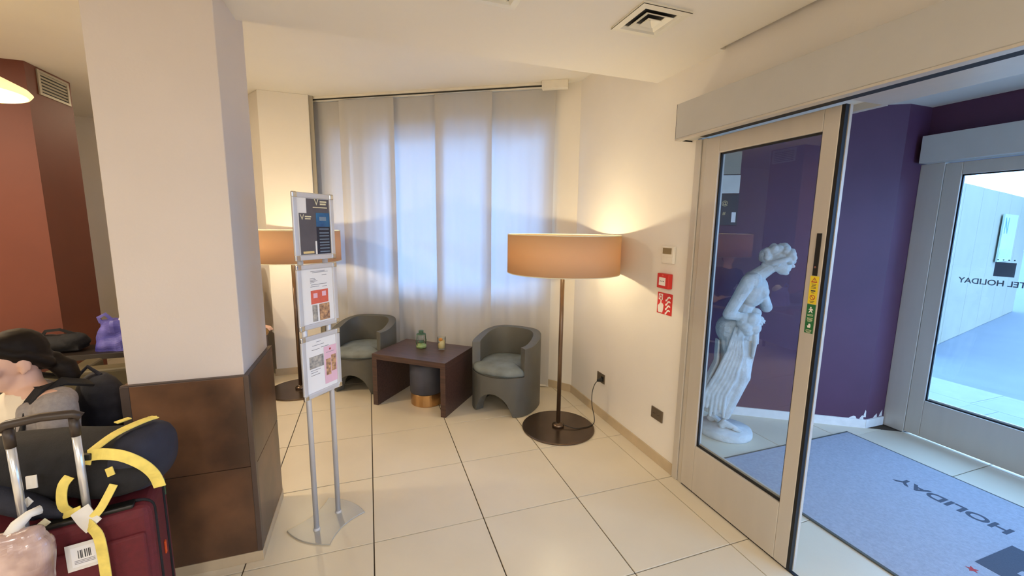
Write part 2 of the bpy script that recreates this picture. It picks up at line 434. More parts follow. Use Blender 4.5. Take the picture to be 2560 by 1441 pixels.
# ---- big square column with brown cladding
X0, X1, Y0, Y1, ZC = -.985, -.545, -1.725, -1.25, .955
col = struct(MB().box(X0, X1, Y0, Y1, 0, LOW+.36).build('wall_column', 'column_paint', bevel=.004), 'pale square column with brown lower cladding')
t = .02
for z0, z1 in ((.052, .503), (.506, ZC)):
    MB().box(X0+.012, X1, Y0-t, Y0, z0, z1).build('cladding_panel', 'cladding', col, bevel=.0015)
    MB().box(X1, X1+t, Y0+.012, Y1+.02, z0, z1).build('cladding_panel', 'cladding', col, bevel=.0015)
MB().box(X0-.02, X0+.012, Y0-t-.002, Y0, .052, ZC+.002).build('edge_strip', 'cladding_edge', col, bevel=.002, label='grey brown edge strip')
MB().box(X1, X1+t+.002, Y0-t-.002, Y0+.012, .052, ZC+.002).build('edge_strip', 'cladding_edge', col, bevel=.002)
MB().box(X0-.02, X0, Y0, Y1+.02, .052, ZC).build('cladding_panel', 'cladding', col, bevel=.0015)
MB().box(X0-.018, X1+t, Y0-t, Y0, ZC, ZC+.006).box(X1, X1+t, Y0, Y1+.02, ZC, ZC+.006).build('ledge_strip', 'cladding_edge', col, label='grey brown top edge')
MB().box(X0-.022, X1+t+.004, Y0-t-.004, Y0, 0, .052).box(X1, X1+t+.004, Y0, Y1+.02, 0, .052).build('baseboard', 'baseboard_stone', col, bevel=.002)

# ---- brown pillar at the far left, with an air grille
bp_ = struct(MB().box(-4.3, -2.67, .98, 1.56, 0, 3.0).build('wall_brown_pillar', 'brown_wall'), 'rust brown pillar with an air grille at the top')
g = thing('air_grille', 'beige rectangular air grille high on the brown pillar', 'vent', (-2.67, 1.315, 2.875))
b = MB(); b.box(0, .012, -.205, .205, .085, .107).box(0, .012, -.205, .205, -.107, -.085).box(0, .012, -.205, -.175, -.085, .085).box(0, .012, .175, .205, -.085, .085)
b.build('frame', 'vent_grey', g, bevel=.002)
MB().box(0.0005, .002, -.176, .176, -.086, .086).build('backing', 'dark_gap', g)
for k in range(6):
    z = -.07+k*.028
    MB().add([(.003, -.176, z), (.010, -.176, z+.012), (.010, .176, z+.012), (.003, .176, z), (.004, -.176, z-.002), (.011, -.176, z+.010), (.011, .176, z+.010), (.004, .176, z-.002)],
             [(0, 1, 2, 3), (7, 6, 5, 4), (0, 4, 5, 1), (1, 5, 6, 2), (2, 6, 7, 3), (3, 7, 4, 0)]).build('slat', 'vent_grey', g)

# ---- vestibule walls
def P3(s, off, z): return PA+PT*s+PN*off+Vector((0, 0, z))
s0 = (2.13-PA.x)/PT.x; s1 = (3.98-PA.x)/PT.x
pw = struct(MB().slab([P3(s0, 0, 0), P3(s1, 0, 0), P3(s1, 0, 2.7), P3(s0, 0, 2.7)], PN, .22).build('wall_vestibule', 'purple'), 'purple vestibule wall behind the statue')
MB().slab([P3(s0, -.012, 0), P3(s1, -.012, 0), P3(s1, -.012, .075), P3(s0, -.012, .075)], PN, .012).build('baseboard', 'tag_white', pw)
yb = P3(s1, 0, 0).y
pw2 = struct(MB().box(3.98, 4.40, yb, yb+.25, 0, 2.7).build('wall_door_return', 'purple'), 'short purple wall next to the outer glass door')
MB().box(3.975, 4.2, yb-.012, yb, 0, .075).build('baseboard', 'tag_white', pw2)
# chipped paint at the foot of the corner
for (x, y, z, w_, h) in ((3.90, None, .078, .06, .02), (3.955, None, .08, .03, .03), (3.972, None, .10, .02, .06), (4.10, 1, .08, .05, .03), (4.17, 1, .085, .04, .05)):
    if y is None:
        s = (x-PA.x)/PT.x
        pts = [P3(s-w_/2, -.0008, z-.005), P3(s+w_/2, -.0008, z-.005), P3(s+w_/2*.7, -.0008, z+h*.8), P3(s+.1*w_, -.0008, z+h), P3(s-w_*.35, -.0008, z+h*.3)]
        MB().slab(pts, -PN, .0006).build('bare_plaster', 'tag_white', pw)
    else:
        pts = [Vector((x-w_/2, yb-.0008, z-.005)), Vector((x+w_/2, yb-.0008, z-.005)), Vector((x+w_*.4, yb-.0008, z+h)), Vector((x-w_*.2, yb-.0008, z+h*.4))]
        MB().slab(pts, (0, -1, 0), .0006).build('bare_plaster', 'tag_white', pw2)
struct(MB().box(4.25, 4.40, -4.3, yb, 2.20, 2.70).box(4.25, 4.40, -5.1, -4.3, 0, 2.70).build('wall_outer', 'purple'), 'purple wall above the outer glass door')
struct(MB().box(2.13, 4.40, -5.1, -4.9, 0, .25).box(2.13, 4.40, -5.1, -4.9, 2.35, 2.70).box(2.13, 2.40, -5.1, -4.9, .25, 2.35).box(4.12, 4.40, -5.1, -4.9, .25, 2.35).build('wall_vestibule_end', 'purple'), 'purple wall around the added end window of the vestibule')
w3 = sempty('window_3', 'large unseen window added at the far end of the vestibule for daylight')  # unseen opening added so more daylight reaches the vestibule
MB().box(2.40, 4.12, -5.04, -4.96, .25, .31).box(2.40, 4.12, -5.04, -4.96, 2.29, 2.35).box(2.40, 2.46, -5.04, -4.96, .31, 2.29).box(4.06, 4.12, -5.04, -4.96, .31, 2.29).build('window_frame', 'alu', w3)
MB().box(2.46, 4.06, -5.004, -4.996, .31, 2.29).build('pane', 'window_glass', w3)

# ------------------------------------------------------------------ sliding doors
def door_leaf(par, x, ya, yb_, side, glassname='pane_glass'):
    """aluminium leaf between ya > yb_ with its room face at x (thickness towards +x)"""
    d = .038; zt, zb = 2.183, .012
    sl, sr = .10, .07
    MB().box(x, x+d, ya-sl, ya, zb, zt).build('stile', 'alu', par, bevel=.004)
    MB().box(x, x+d, yb_, yb_+sr, zb, zt).build('stile', 'alu', par, bevel=.004)
    MB().box(x, x+d, yb_+sr, ya-sl, zb, .318).build('bottom_rail', 'alu', par, bevel=.004)
    MB().box(x, x+d, yb_+sr, ya-sl, 2.09, zt).build('top_rail', 'alu', par, bevel=.004)
    a0, a1, z0, z1 = yb_+sr, ya-sl, .318, 2.09
    k = .009
    MB().box(x+.012, x+.026, a0, a0+k, z0, z1).box(x+.012, x+.026, a1-k, a1, z0, z1).box(x+.012, x+.026, a0, a1, z0, z0+k).box(x+.012, x+.026, a0, a1, z1-k, z1).build('glazing_seal', 'rubber', par)
    MB().box(x+.016, x+.022, a0+.002, a1-.002, z0+.002, z1-.002).build('glass_pane', glassname, par)
    MB().box(x+.012, x+d+.004, a1-.004, a1+.004, z0, z1).build('glazing_bead', 'alu', par)
    MB().box(x+.027, x+d, a0+.012, a1-.012, z0, z0+.02).build('glazing_bead', 'alu', par)
d1 = sempty('door_1', 'open automatic sliding glass door with grey frame and header')
XL = 1.914
door_leaf(d1, XL, -1.885, -2.622, 1)
MB().box(XL+.001, XL+.022, -2.637, -2.622, .012, 2.183).build('edge_seal', 'rubber', d1, label='black rubber edge')
MB().box(XL+.024, XL+.040, -2.640, -2.622, .012, 2.183).build('edge_profile', 'alu', d1)
MB().box(XL-.001, XL+.05, -1.845, -1.800, 0, 2.19).build('jamb', 'alu', d1, bevel=.003)
MB().box(XL+.008, XL+.05, -1.883, -1.847, 0, 2.19).build('jamb', 'alu', d1, bevel=.003)
MB().box(1.80, WX, -4.30, -1.752, 2.197, 2.397).build('header_box', 'header_grey', d1, bevel=.003)
MB().box(1.797, 1.842, -4.30, -1.752, 2.186, 2.197).build('header_lip', 'alu', d1, bevel=.002)
MB().box(1.801, WX, -1.752, -1.7495, 2.19, 2.396).build('header_end_shade', 'dark_gap', d1)  # dark sheet painting the shadow on the header's end face
MB().box(1.845, 1.895, -4.30, -1.90, 2.188, 2.197).build('track_groove', 'dark_gap', d1)
MB().box(1.897, 2.12, -4.30, -2.66, 2.19, 2.222).build('head_lining', 'alu', d1)
MB().box(2.10, 2.135, -2.66, -1.80, 2.19, 2.222).build('head_lining', 'alu', d1)
MB().box(XL+.01, XL+.03, -4.28, -1.84, .0, .004).build('floor_track', 'dark_gap', d1)
# push handle and stickers on the free stile (room face)
MB().box(XL-.004, XL, -2.604, -2.584, 1.462, 1.650).build('finger_pull', 'black_plastic', d1)
MB().cone((XL-.006, -2.594, 1.50), (XL-.003, -2.594, 1.50), .005, .005, 12).build('lock_cylinder', 'chrome', d1)
yl = MB().box(XL-.0015, XL, -2.614, -2.576, 1.333, 1.460).build('warning_sticker', 'sticker_yellow', d1, label='yellow warning sticker')
gr = MB().box(XL-.0015, XL, -2.614, -2.576, 1.198, 1.331).build('escape_sticker', 'sticker_green', d1, label='green escape sticker')
def fr_door(z, y=-2.595): return frame((XL-.0017, y, z), (0, -1, 0), (0, 0, 1))
# yellow: warning triangle, text rows, round prohibition mark
tri = [(-.014, -.010), (.014, -.010), (0, .014)]
def flat(name, poly, z, m, par, y=-2.595, hole=None):
    M_ = fr_door(z, y); b = PMB(M_)
    if hole:
        n = len(poly); b.add([(x, q, 0) for x, q in poly]+[(x, q, 0) for x, q in hole], [(i, (i+1) % n, (i+1) % n+n, i+n) for i in range(n)])
    else: b.add([(x, q, 0) for x, q in poly], [list(range(len(poly)))])
    return b.build(name, m, par)
flat('warning_triangle', tri, 1.441, 'star_red', yl, hole=[(x*.6, q*.6+.0006) for x, q in tri])
text('exclamation_mark', '!', .014, 'text_dark', yl, fr_door(1.441))
circ = [(.012*math.cos(2*PI*i/20), .012*math.sin(2*PI*i/20)) for i in range(20)]
flat('prohibition_ring', circ, 1.363, 'star_red', yl, hole=[(x*.75, q*.75) for x, q in circ])
flat('prohibition_bar', [(-.009, .007), (-.007, .009), (.009, -.007), (.007, -.009)], 1.363, 'star_red', yl)
for z, h, w_ in ((1.424, .0012, .022), (1.418, .0012, .018), (1.411, .0012, .02), (1.405, .0012, .022), (1.393, .003, .02), (1.384, .0012, .014), (1.345, .0012, .022), (1.340, .0012, .014)):
    flat('text_row', [(-w_/2, -h), (w_/2, -h), (w_/2, h), (-w_/2, h)], z, 'text_dark', yl)
# green: running figure, text rows, hand
run = PMB(fr_door(1.306)); run.add([(x, q, 0) for x, q in [(-.003, .006), (.005, .006), (.011, .001), (.009, -.002), (.004, .001), (.004, -.004), (.010, -.013), (.006, -.014), (.000, -.006), (-.006, -.014), (-.010, -.013), (-.004, -.003), (-.004, .002), (-.008, -.001), (-.010, .001)]], [list(range(15))])
run.add([(.0035*math.cos(2*PI*i/12)-.001, .0105+.0035*math.sin(2*PI*i/12), 0) for i in range(12)], [list(range(12))])
run.build('running_figure', 'sign_white', gr)
hand = PMB(fr_door(1.232)); hand.add([(x, q, 0) for x, q in [(-.006, -.009), (.005, -.009), (.007, -.003), (.006, .008), (.004, .008), (.003, .010), (.001, .010), (0, .011), (-.002, .010), (-.003, .008), (-.004, -.001), (-.008, .002), (-.009, 0)]], [list(range(13))])
hand.build('hand_symbol', 'sign_white', gr)
for z, w_ in ((1.284, .026), (1.279, .026), (1.268, .026), (1.263, .024), (1.258, .026), (1.253, .02), (1.213, .026), (1.207, .026), (1.202, .02)):
    flat('text_row', [(-w_/2, -.001), (w_/2, -.001), (w_/2, .001), (-w_/2, .001)], z, 'cream_print', gr)

d2 = sempty('door_2', 'closed outer sliding glass door with hotel lettering and grey header')
XO = 4.215
door_leaf(d2, XO, -1.885, -2.76, 1); door_leaf(d2, XO, -2.765, -3.64, -1)
MB().box(XO-.005, XO+.06, -1.883, yb-.001, 0, 2.19).build('jamb', 'alu', d2, bevel=.003)
MB().box(XO-.005, XO+.06, -3.80, -3.642, 0, 2.19).build('jamb', 'alu', d2, bevel=.003)
MB().box(XO+.016, XO+.022, -4.30, -3.80, 0, 2.2).build('daylight_side_panel', 'pane_glass', d2)  # unseen side panel, glazed to let in extra daylight
MB().box(4.105, 4.25, -4.25, -1.770, 2.19, 2.395).build('header_box', 'header_grey', d2, bevel=.003)
mo = lambda y, z: frame((XO+.0228, y, z), (0, 1, 0), (0, 0, 1))      # read from outside: x runs to +y
tx = text('glass_lettering', 'T HOTEL HOLIDAY', .056, 'vinyl_dark', d2, mo(-2.056, 1.308), align='RIGHT', depth=.0003, bold=.0011)
PMB(mo(-2.286, 1.408)).box(-.052, .052, -.05, .05, 0, .0005).build('glass_logo', 'vinyl_dark', d2, label='dark grey square logo on the glass')
PMB(mo(-2.286, 1.408)).add([(x, q, .0008) for x, q in [(-.02, .022), (.018, .022), (.018, .005), (.006, -.0), (.006, -.04), (-.002, -.04), (-.002, .012), (-.02, .012)]], [list(range(8))]).build('logo_mark', 'white_vinyl', d2)
for k in range(4):
    y = -2.245-.027*k; PMB(mo(y, 1.475)).add([(.0045*math.cos(2*PI*i/10), .0045*math.sin(2*PI*i/10), 0) for i in range(10)], [list(range(10))]).build('logo_dot', 'vinyl_dark', d2)

# ------------------------------------------------------------------ street outside
struct(MB().box(4.40, 60, -40, 40, -.3, -.02).build('ground', 'asphalt'), 'pale grey street outside the glass doors')
pv = struct(MB().box(4.40, 6.1, -8, 3.5, -.10, -.014).build('pavement', 'grout'), 'pale paving strip in front of the outer door')
pm = MB().box(-.298, .298, -.448, .448, -.004, .004).mesh('paving_slab')
for i in range(3):
    for j in range(13):
        o = link('paving_slab', pm, 'paving', pv); o.location = (4.70+i*.6, -8+.45+.9*j-.2*(i % 2), -.012)
# site hoarding of tall boards
H0, H1 = Vector((7.2, -.45, 0)), Vector((13.2, .92, 0)); hd = (H1-H0).normalized(); hn = Vector((hd.y, -hd.x, 0))
ho = thing('site_hoarding', 'tall cream board hoarding across the street seen through the outer door', 'fence', H0, math.atan2(hd.y, hd.x))
L = (H1-H0).length; nb = 6; bw = L/nb
pmh = MB().box(.006, bw-.006, -.015, .015, 0, 2.38).mesh('hoarding_board')
for k in range(nb):
    o = link('hoarding_board', pmh, 'hoarding', ho, bevel=.003); o.location = (k*bw, 0, -.015+.003*(k % 2))
for k in range(nb+1): MB().box(k*bw-.03, k*bw+.03, .02, .09, -.02, 2.3).build('post', 'tan_wood', ho)
bs = thing('notice_board', 'pale green notice with a blue letter on the cream hoarding', 'sign', H0+hd*4.05-hn*-.02, math.atan2(hd.y, hd.x))
MB().box(-.55, .55, -.045, -.02, 1.15, 2.0).build('board', 'board_pale', bs)
text('letter', 'N', .42, 'blue_print', bs, frame((-.30, -.047, 1.78), (1, 0, 0), (0, 0, 1)))
MB().box(-.5, .45, -.048, -.044, 1.22, 1.38).build('green_band', 'lantern_green_pale', bs)
def tree(name, label, loc, h, r, seed):
    rnd = random.Random(seed); tr = thing(name, label, 'tree', loc, 0, None)
    MB().tube([(0, 0, -.05), (.03, 0, h*.3), (-.02, .03, h*.6), (0, 0, h*.75)], [.09, .07, .05, .03], 8).build('trunk', 'bark', tr)
    b = MB()
    for _ in range(1400):
        d = Vector((rnd.gauss(0, 1), rnd.gauss(0, 1), rnd.gauss(0, 1))).normalized()*r*rnd.uniform(.35, 1); d.z *= .8
        p = Vector((0, 0, h*.78))+d; a = Vector((rnd.gauss(0, 1), rnd.gauss(0, 1), rnd.gauss(0, 1))).normalized()*.09; c_ = a.orthogonal().normalized()*.05
        b.add([p-a, p+c_, p+a, p-c_], [(0, 1, 2, 3)])
    tag(b.build('foliage', 'leaf', tr), 'green foliage', kind='stuff')
    return tr
tree('street_tree', 'green tree rising above the end of the hoarding', (13.9, -.35, -.02), 3.1, 1.0, 3)

# ------------------------------------------------------------------ curtain: rail and five sheer panels
WR = math.atan2(WT.y, WT.x)
rl = thing('curtain_rail', 'white ceiling curtain rail above the sheer panels with a white end box', 'curtain rail', WA, WR)
MB().box(-.0, 2.62, -.035, .06, 2.968, 3.0).build('rail', 'white_plastic', rl, bevel=.002)
MB().box(-.0, 2.62, -.037, -.034, 2.960, 2.974).build('rail_gap', 'piping', rl)
MB().box(2.50, 2.74, -.085, -.03, 2.925, 3.0).build('end_box', 'white_plastic', rl, bevel=.003)
pn = ((-.02, .40, .046, 'leftmost sheer white curtain panel beside the grey profile'), (.325, .955, .008, 'second sheer white curtain panel from the pillar'),
      (.88, 1.48, .046, 'middle sheer white curtain panel behind the green lantern'), (1.405, 2.00, .008, 'sheer white curtain panel second from the right'),
      (1.93, 2.615, .046, 'rightmost sheer white curtain panel behind the right floor lamp'))
for k, (a, c_, off, lab) in enumerate(pn):
    n = 48; v = []
    rnd = random.Random(k+11); ph = rnd.uniform(0, 6)
    for j in range(9):
        z = .02+(2.962-.02)*j/8; am = .002+.0065*(1-j/8)
        for i in range(n+1):
            s = a+(c_-a)*i/n
            v.append((i/n*(c_-a), am*(math.sin(s*31+ph)+.6*math.sin(s*57+2*ph)), z))
    f = [(j*(n+1)+i, j*(n+1)+i+1, (j+1)*(n+1)+i+1, (j+1)*(n+1)+i) for j in range(8) for i in range(n)]
    cp = thing('sheer_curtain', lab, 'curtain', W3(a, off, 0), WR, 'sheer panels along the window')
    MB().add(v, f).build('cloth', 'sheer', cp, smooth=True)
    MB().box(0, c_-a, -.004, .004, .012, .03).build('hem_bar', 'white_plastic', cp)

# ------------------------------------------------------------------ floor lamps
SH0, SH1, SR = 1.312, 1.605, .44
def floor_lamp(loc, label, power=19):
    t = thing('floor_lamp', label, 'lamp', loc, 0, 'drum shade floor lamps')
    MB().lathe([(.285, 0), (.30, .003), (.30, .010), (.292, .013)], 64).build('base', 'bronze_dark', t, smooth=False, bevel=.001)
    MB().lathe([(.05, .013), (.05, .03), (.036, .042), (.024, .05)], 24).build('collar', 'bronze_dark', t, smooth=True)
    MB().cone((0, 0, .04), (0, 0, 1.40), .017, .017, 20).build('pole', 'bronze', t, smooth=True)
    sh = MB().lathe([(SR, SH0), (SR, SH1), (SR-.004, SH1), (SR-.004, SH0)], 96, closed=True).build('lamp_shade', 'shade_cloth', t, smooth=True, ang=30)
    for z in (SH0, SH1):
        MB().lathe([(SR+.001, z-.003), (SR+.001, z+.003), (SR-.006, z+.003), (SR-.006, z-.003)], 96, closed=True).build('shade_rim', 'cream_print', sh, smooth=False)
    b = MB()
    for k in range(3):
        a = 2*PI*k/3+.5; b.tube([(0, 0, 1.35), (.2*math.cos(a), .2*math.sin(a), 1.33), ((SR-.004)*math.cos(a), (SR-.004)*math.sin(a), SH0+.012)], .003, 6)
    b.build('shade_spider', 'bronze', sh)
    MB().lathe([(.012, 1.36), (.016, 1.37), (.02, 1.39), (.03, 1.415), (.026, 1.44), (.01, 1.455)], 20).build('bulb', 'bulb', t, smooth=True)
    l = bpy.data.lights.new('lamp_light', 'POINT'); l.energy = power; l.color = (1.0, .86, .56); l.shadow_soft_size = .035
    o = bpy.data.objects.new('lamp_light', l); C.objects.link(o); o.parent = t; o.location = (0, 0, 1.46)
    return t
lamp1 = floor_lamp((1.478, -.935, 0), 'lit drum shade floor lamp beside the right wall, plugged into the wall outlet')
lamp2 = floor_lamp((-.676, .600, 0), 'lit drum shade floor lamp behind the leaflet stand')
for l_ in (lamp1,):
    q = [Vector((.03, -.03, .035)), Vector((.10, -.09, .022)), Vector((.18, -.10, .018)), Vector((.25, -.09, .018)), Vector((.305, -.06, .02)), Vector((.325, -.03, .06)), Vector((.315, .0, .16)), Vector((.325, .02, .26)), Vector((.36, .04, .325)), Vector((.405, .06, .345)), Vector((.435, .062, .347))]
    pts = []
    for i in range(len(q)-1):
        for u in (0, .25, .5, .75):
            p0_, p1_, p2_, p3_ = q[max(i-1, 0)], q[i], q[i+1], q[min(i+2, len(q)-1)]
            pts.append(.5*((2*p1_)+(-p0_+p2_)*u+(2*p0_-5*p1_+4*p2_-p3_)*u*u+(-p0_+3*p1_-3*p2_+p3_)*u**3))
    pts.append(q[-1])
    cb = MB().tube(pts, .0035, 8).build('power_cord', 'black_plastic', l_, smooth=True)
    MB().cone((.395, .060, .345), (.435, .0625, .347), .010, .019, 14).build('plug', 'black_plastic', cb)

# ------------------------------------------------------------------ tub chairs
def tub_chair(loc, rz, label):
    """front towards local -y"""
    t = thing('tub_chair', label, 'armchair', loc, rz, 'grey tub chairs by the window')
    R, TH = .315, .075
    th0 = math.radians(54)
    angs = []
    N = 72
    for i in range(N):
        a = 2*PI*i/N; angs.append(a if a <= PI else a-2*PI)
    angs = sorted(angs+[th0-.004, th0+.004, -th0-.004, -th0+.004])
    def zt(a):
        a = abs(a)
        if a < th0: return .365
        u = (a-th0)/(PI-th0); return .615+.075*(.5-.5*math.cos(PI*min(1, u*1.25)))
    def zb(a):
        for c_ in (0, PI):
            d = abs(a-c_); d = min(d, abs(2*PI-d)) if c_ else d
            d = min(abs(abs(a)-c_), d)
            hw = .56
            if d < hw: return .005+.195*math.sqrt(max(0, 1-(d/hw)**2))
        return .005
    def rad(a): return R*(1+.035*math.cos(4*a+PI))
    v = []
    for a in angs:
        x, y = math.sin(a), -math.cos(a); ro, ri = rad(a), rad(a)-TH
        fl_ = .012*math.sin(min(1, abs(a)/PI)*PI)
        v += [(x*ro, y*ro, zb(a)), (x*(ro+fl_*0), y*ro, zt(a)), (x*ri, y*ri, zt(a)), (x*ri, y*ri, zb(a))]
    n = len(angs); f = []
    for i in range(n):
        j = (i+1) % n
        for k in range(4): f.append((i*4+k, j*4+k, j*4+(k+1) % 4, i*4+(k+1) % 4))
    MB().add(v, f).build('shell', 'chair_leather', t, smooth=True, bevel=.02, seg=3, ang=48)
    # seat deck + cushion
    cs = [(math.sin(a)*(rad(a)-(TH-.006 if abs(a) > th0 else .01)), -math.cos(a)*(rad(a)-(TH-.006 if abs(a) > th0 else .01))) for a in angs]
    rings = [(.90, .355), (1.0, .365), (1.012, .385), (1.0, .405), (.93, .425), (.7, .437), (.35, .442)]
    v = []; f = []
    for s, z in rings: v += [(x*s, y*s, z+(.006*math.sin(7*x+3)*math.cos(9*y) if s < .95 else 0)) for x, y in cs]
    m = len(cs)
    for k in range(len(rings)-1): f += [(k*m+i, k*m+(i+1) % m, (k+1)*m+(i+1) % m, (k+1)*m+i) for i in range(m)]
    f += [list(range(m))[::-1], list(range((len(rings)-1)*m, len(rings)*m))]
    cu = MB().add(v, f).build('seat_cushion', 'chair_seat', t, smooth=True)
    arc = [(math.sin(a)*(R+.004), -math.cos(a)*(R+.004), .366) for a in [th0*(-1+2*i/20) for i in range(21)]]
    MB().tube(arc, .004, 6).build('piping', 'piping', cu, smooth=True)
    return t
tub_chair((1.215, -.345, 0), math.atan2(-.69, .73)*1, 'grey leather tub chair to the right of the coffee table')
tub_chair((-.045, .565, 0), math.atan2(-.45, .89), 'grey leather tub chair to the left of the table, behind the leaflet stand')

# ------------------------------------------------------------------ coffee table, pouf, lantern, candle glass
ta = math.atan2(-.479, .592)
tb = thing('coffee_table', 'dark brown wooden coffee table with two side panels between the tub chairs', 'table', (.018, -.004, 0), ta)
TL, TD = .762, .555
MB().box(0, TL, 0, TD, .445, .495).build('tabletop', 'wenge', tb, bevel=.002)
MB().box(0, .05, .002, TD-.002, 0, .445).build('side_panel', 'wenge', tb, bevel=.002)
MB().box(TL-.05, TL, .002, TD-.002, 0, .445).build('side_panel', 'wenge', tb, bevel=.002)
po = thing('pouf', 'round charcoal pouf on a brass foot under the coffee table', 'pouf', (.508, -.075, 0))
MB().lathe([(.148, 0), (.152, .004), (.152, .112), (.148, .116)], 48).build('brass_base', 'brass', po, smooth=False, bevel=.001)
MB().lathe([(.146, .116), (.158, .122), (.160, .38), (.15, .40), (.10, .41)], 48).build('body', 'pouf', po, smooth=True)
# green hurricane lantern
ZT = .4955
la = thing('lantern', 'small green metal hurricane lantern on the coffee table', 'lantern', (.476, .055, ZT), .4)
MB().lathe([(.042, 0), (.048, .006), (.050, .022), (.044, .034), (.026, .042), (.022, .052)], 28).build('oil_tank', 'lantern_green_pale', la, smooth=True)
MB().lathe([(.022, .05), (.030, .056), (.030, .064), (.024, .068)], 24).build('burner', 'lantern_green', la, smooth=True)
MB().lathe([(.022, .066), (.032, .085), (.033, .105), (.026, .128), (.024, .132), (.0235, .128), (.0255, .126), (.0315, .105), (.0305, .086), (.0205, .068)], 28, closed=True).build('glass_globe', 'clear_glass', la, smooth=True)
MB().lathe([(.026, .130), (.046, .134), (.044, .139), (.022, .148), (.022, .163), (.026, .166), (.020, .172), (.006, .174)], 28).build('cap', 'lantern_green', la, smooth=False)
for sx in (-1, 1):
    MB().tube([(sx*.043, 0, .022), (sx*.050, 0, .05), (sx*.046, 0, .10), (sx*.044, 0, .136)], .0045, 8).build('frame_tube', 'lantern_green', la, smooth=True)
MB().tube([(.047*math.cos(a)*1.25, .004, .075-.058*math.sin(a)) for a in [PI*i/16-.0 for i in range(17)]], .0015, 6).build('carry_wire', 'lantern_green', la)
cg = thing('candle_glass', 'clear glass tumbler with orange slices and cream wax on the coffee table', 'candle', (.655, -.045, ZT))
MB().lathe([(.034, 0), (.036, .003), (.0415, .12), (.0395, .12), (.034, .008), (.0, .008)], 32).build('tumbler', 'clear_glass', cg, smooth=True, ang=30)
b = MB(); b.lathe([(.031, .012), (.034, .014), (.0355, .05), (.030, .055)], 24); b.build('wax', 'candle_cream', cg, smooth=True)
for k, (x, y, z, rx, rz_) in enumerate(((0, -.018, .062, 1.2, .3), (-.012, .006, .074, .9, 1.4), (.012, .01, .064, 1.0, -.8))):
    M_ = (Matrix.Rotation(rz_, 3, 'Z') @ Matrix.Rotation(rx, 3, 'X'))
    MB().ball((x, y, z), (.024, .024, .006), 18, 8, M_).build('wax_slice', 'candle_cream', cg, smooth=True)
M_ = Matrix.Rotation(1.0, 3, 'X')
MB().ball((-.010, -.004, .094), (.020, .017, .015), 18, 10, M_).build('orange_piece', 'orange_peel', cg, smooth=True)

# ------------------------------------------------------------------ leaflet stand
L0, R0 = Vector((-.295, -1.611, 0)), Vector((-.193, -1.496, 0)); sd = (R0-L0).normalized()
st = thing('leaflet_stand', 'silver floor stand holding three framed notices beside the square column', 'stand', (L0+R0)/2, math.atan2(sd.y, sd.x))
# local: x along the pole line, -y towards the reader
hw = .077
def arc2(p, q, bulge, n=10):
    p, q = Vector((*p, 0)), Vector((*q, 0)); d = q-p; nn = Vector((d.y, -d.x, 0)).normalized()
    return [tuple((p+d*i/n+nn*bulge*4*(i/n)*(1-i/n))[:2]) for i in range(n)]
poly = arc2((-.13, -.15), (.14, -.14), -.035)+arc2((.14, -.14), (.15, .15), .03)+arc2((.15, .15), (-.15, .14), -.035)+arc2((-.15, .14), (-.13, -.15), .03)
MB().prism(poly, 0, .008).build('base_plate', 'stand_plate', st, bevel=.002)
for sx in (-1, 1):
    MB().cone((sx*hw, 0, .006), (sx*hw, 0, 1.80), .0135, .0135, 20).build('pole', 'stand_metal', st, smooth=True)
    MB().lathe([(.018, .008), (.018, .014), (.014, .018)], 20, (sx*hw, 0, 0)).build('pole_socket', 'stand_metal', st)
FW, FH = .125, .166
def snap_frame(zc, tilt=0.0):
    fr = MB().box(-FW+.012, FW-.012, -.022, -.016, zc-FH+.012, zc+FH-.012).build('notice_frame', 'white_paper', st)
    def bar(p, q):
        MB().tube([p, q], .0, flat=(.013, .007, (0, 1, 0))).build('frame_rail', 'stand_metal', fr, bevel=.005, seg=3)
    y = -.024
    bar((-FW+.008, y, zc+FH-.013), (FW-.008, y, zc+FH-.013)); bar((-FW+.008, y, zc-FH+.013), (FW-.008, y, zc-FH+.013))
    bar((-FW+.013, y, zc-FH+.02), (-FW+.013, y, zc+FH-.02)); bar((FW-.013, y, zc-FH+.02), (FW-.013, y, zc+FH-.02))
    for sx in (-1, 1):
        for sz in (-1, 1):
            MB().box(sx*(FW-.013)-.0145, sx*(FW-.013)+.0145, y-.009, y+.006, zc+sz*(FH-.013)-.0145, zc+sz*(FH-.013)+.0145).build('corner_cap', 'chrome', fr, bevel=.006, seg=3)
    return fr
YF = -.0225
def pr(fr, m, x0, x1, z0, z1, zc, lift=0, name='print'):
    return MB().box(x0, x1, YF-.0006-lift, YF-lift, zc+z0, zc+z1).build(name, m, fr)
def ptext(fr, s, size, m, x, z, zc, lift=.002, align='CENTER'):
    return text('print_text', s, size, m, fr, frame((x, YF-.0008-lift, zc+z), (1, 0, 0), (0, 0, 1)), align, .0002)
z1_, z2_, z3_ = 1.650, 1.297, .932
f1 = snap_frame(z1_)
pr(f1, 'poster_grey', -.042, .098, .055, .138, z1_); pr(f1, 'poster_grey', -.088, .030, -.138, .066, z1_, .0006)
pr(f1, 'poster_blue', .012, .098, .0, .070, z1_, .0012); pr(f1, 'poster_navy', .012, .098, -.138, .0, z1_, .0012)
pr(f1, 'white_paper', .000, .010, -.138, -.072, z1_, .0018)
ptext(f1, 'V', .05, 'cream_print', .018, .122, z1_); pr(f1, 'cream_print', .040, .082, .122, .130, z1_, .002); pr(f1, 'cream_print', .040, .078, .110, .118, z1_, .002); pr(f1, 'cream_print', -.005, .085, .094, .099, z1_, .002)
ptext(f1, 'V', .04, 'cream_print', -.072, .045, z1_); pr(f1, 'cream_print', -.055, -.018, .046, .053, z1_, .002); pr(f1, 'cream_print', -.055, -.022, .036, .042, z1_, .002)
pr(f1, 'candle_cream', -.075, -.010, -.133, -.122, z1_, .002)
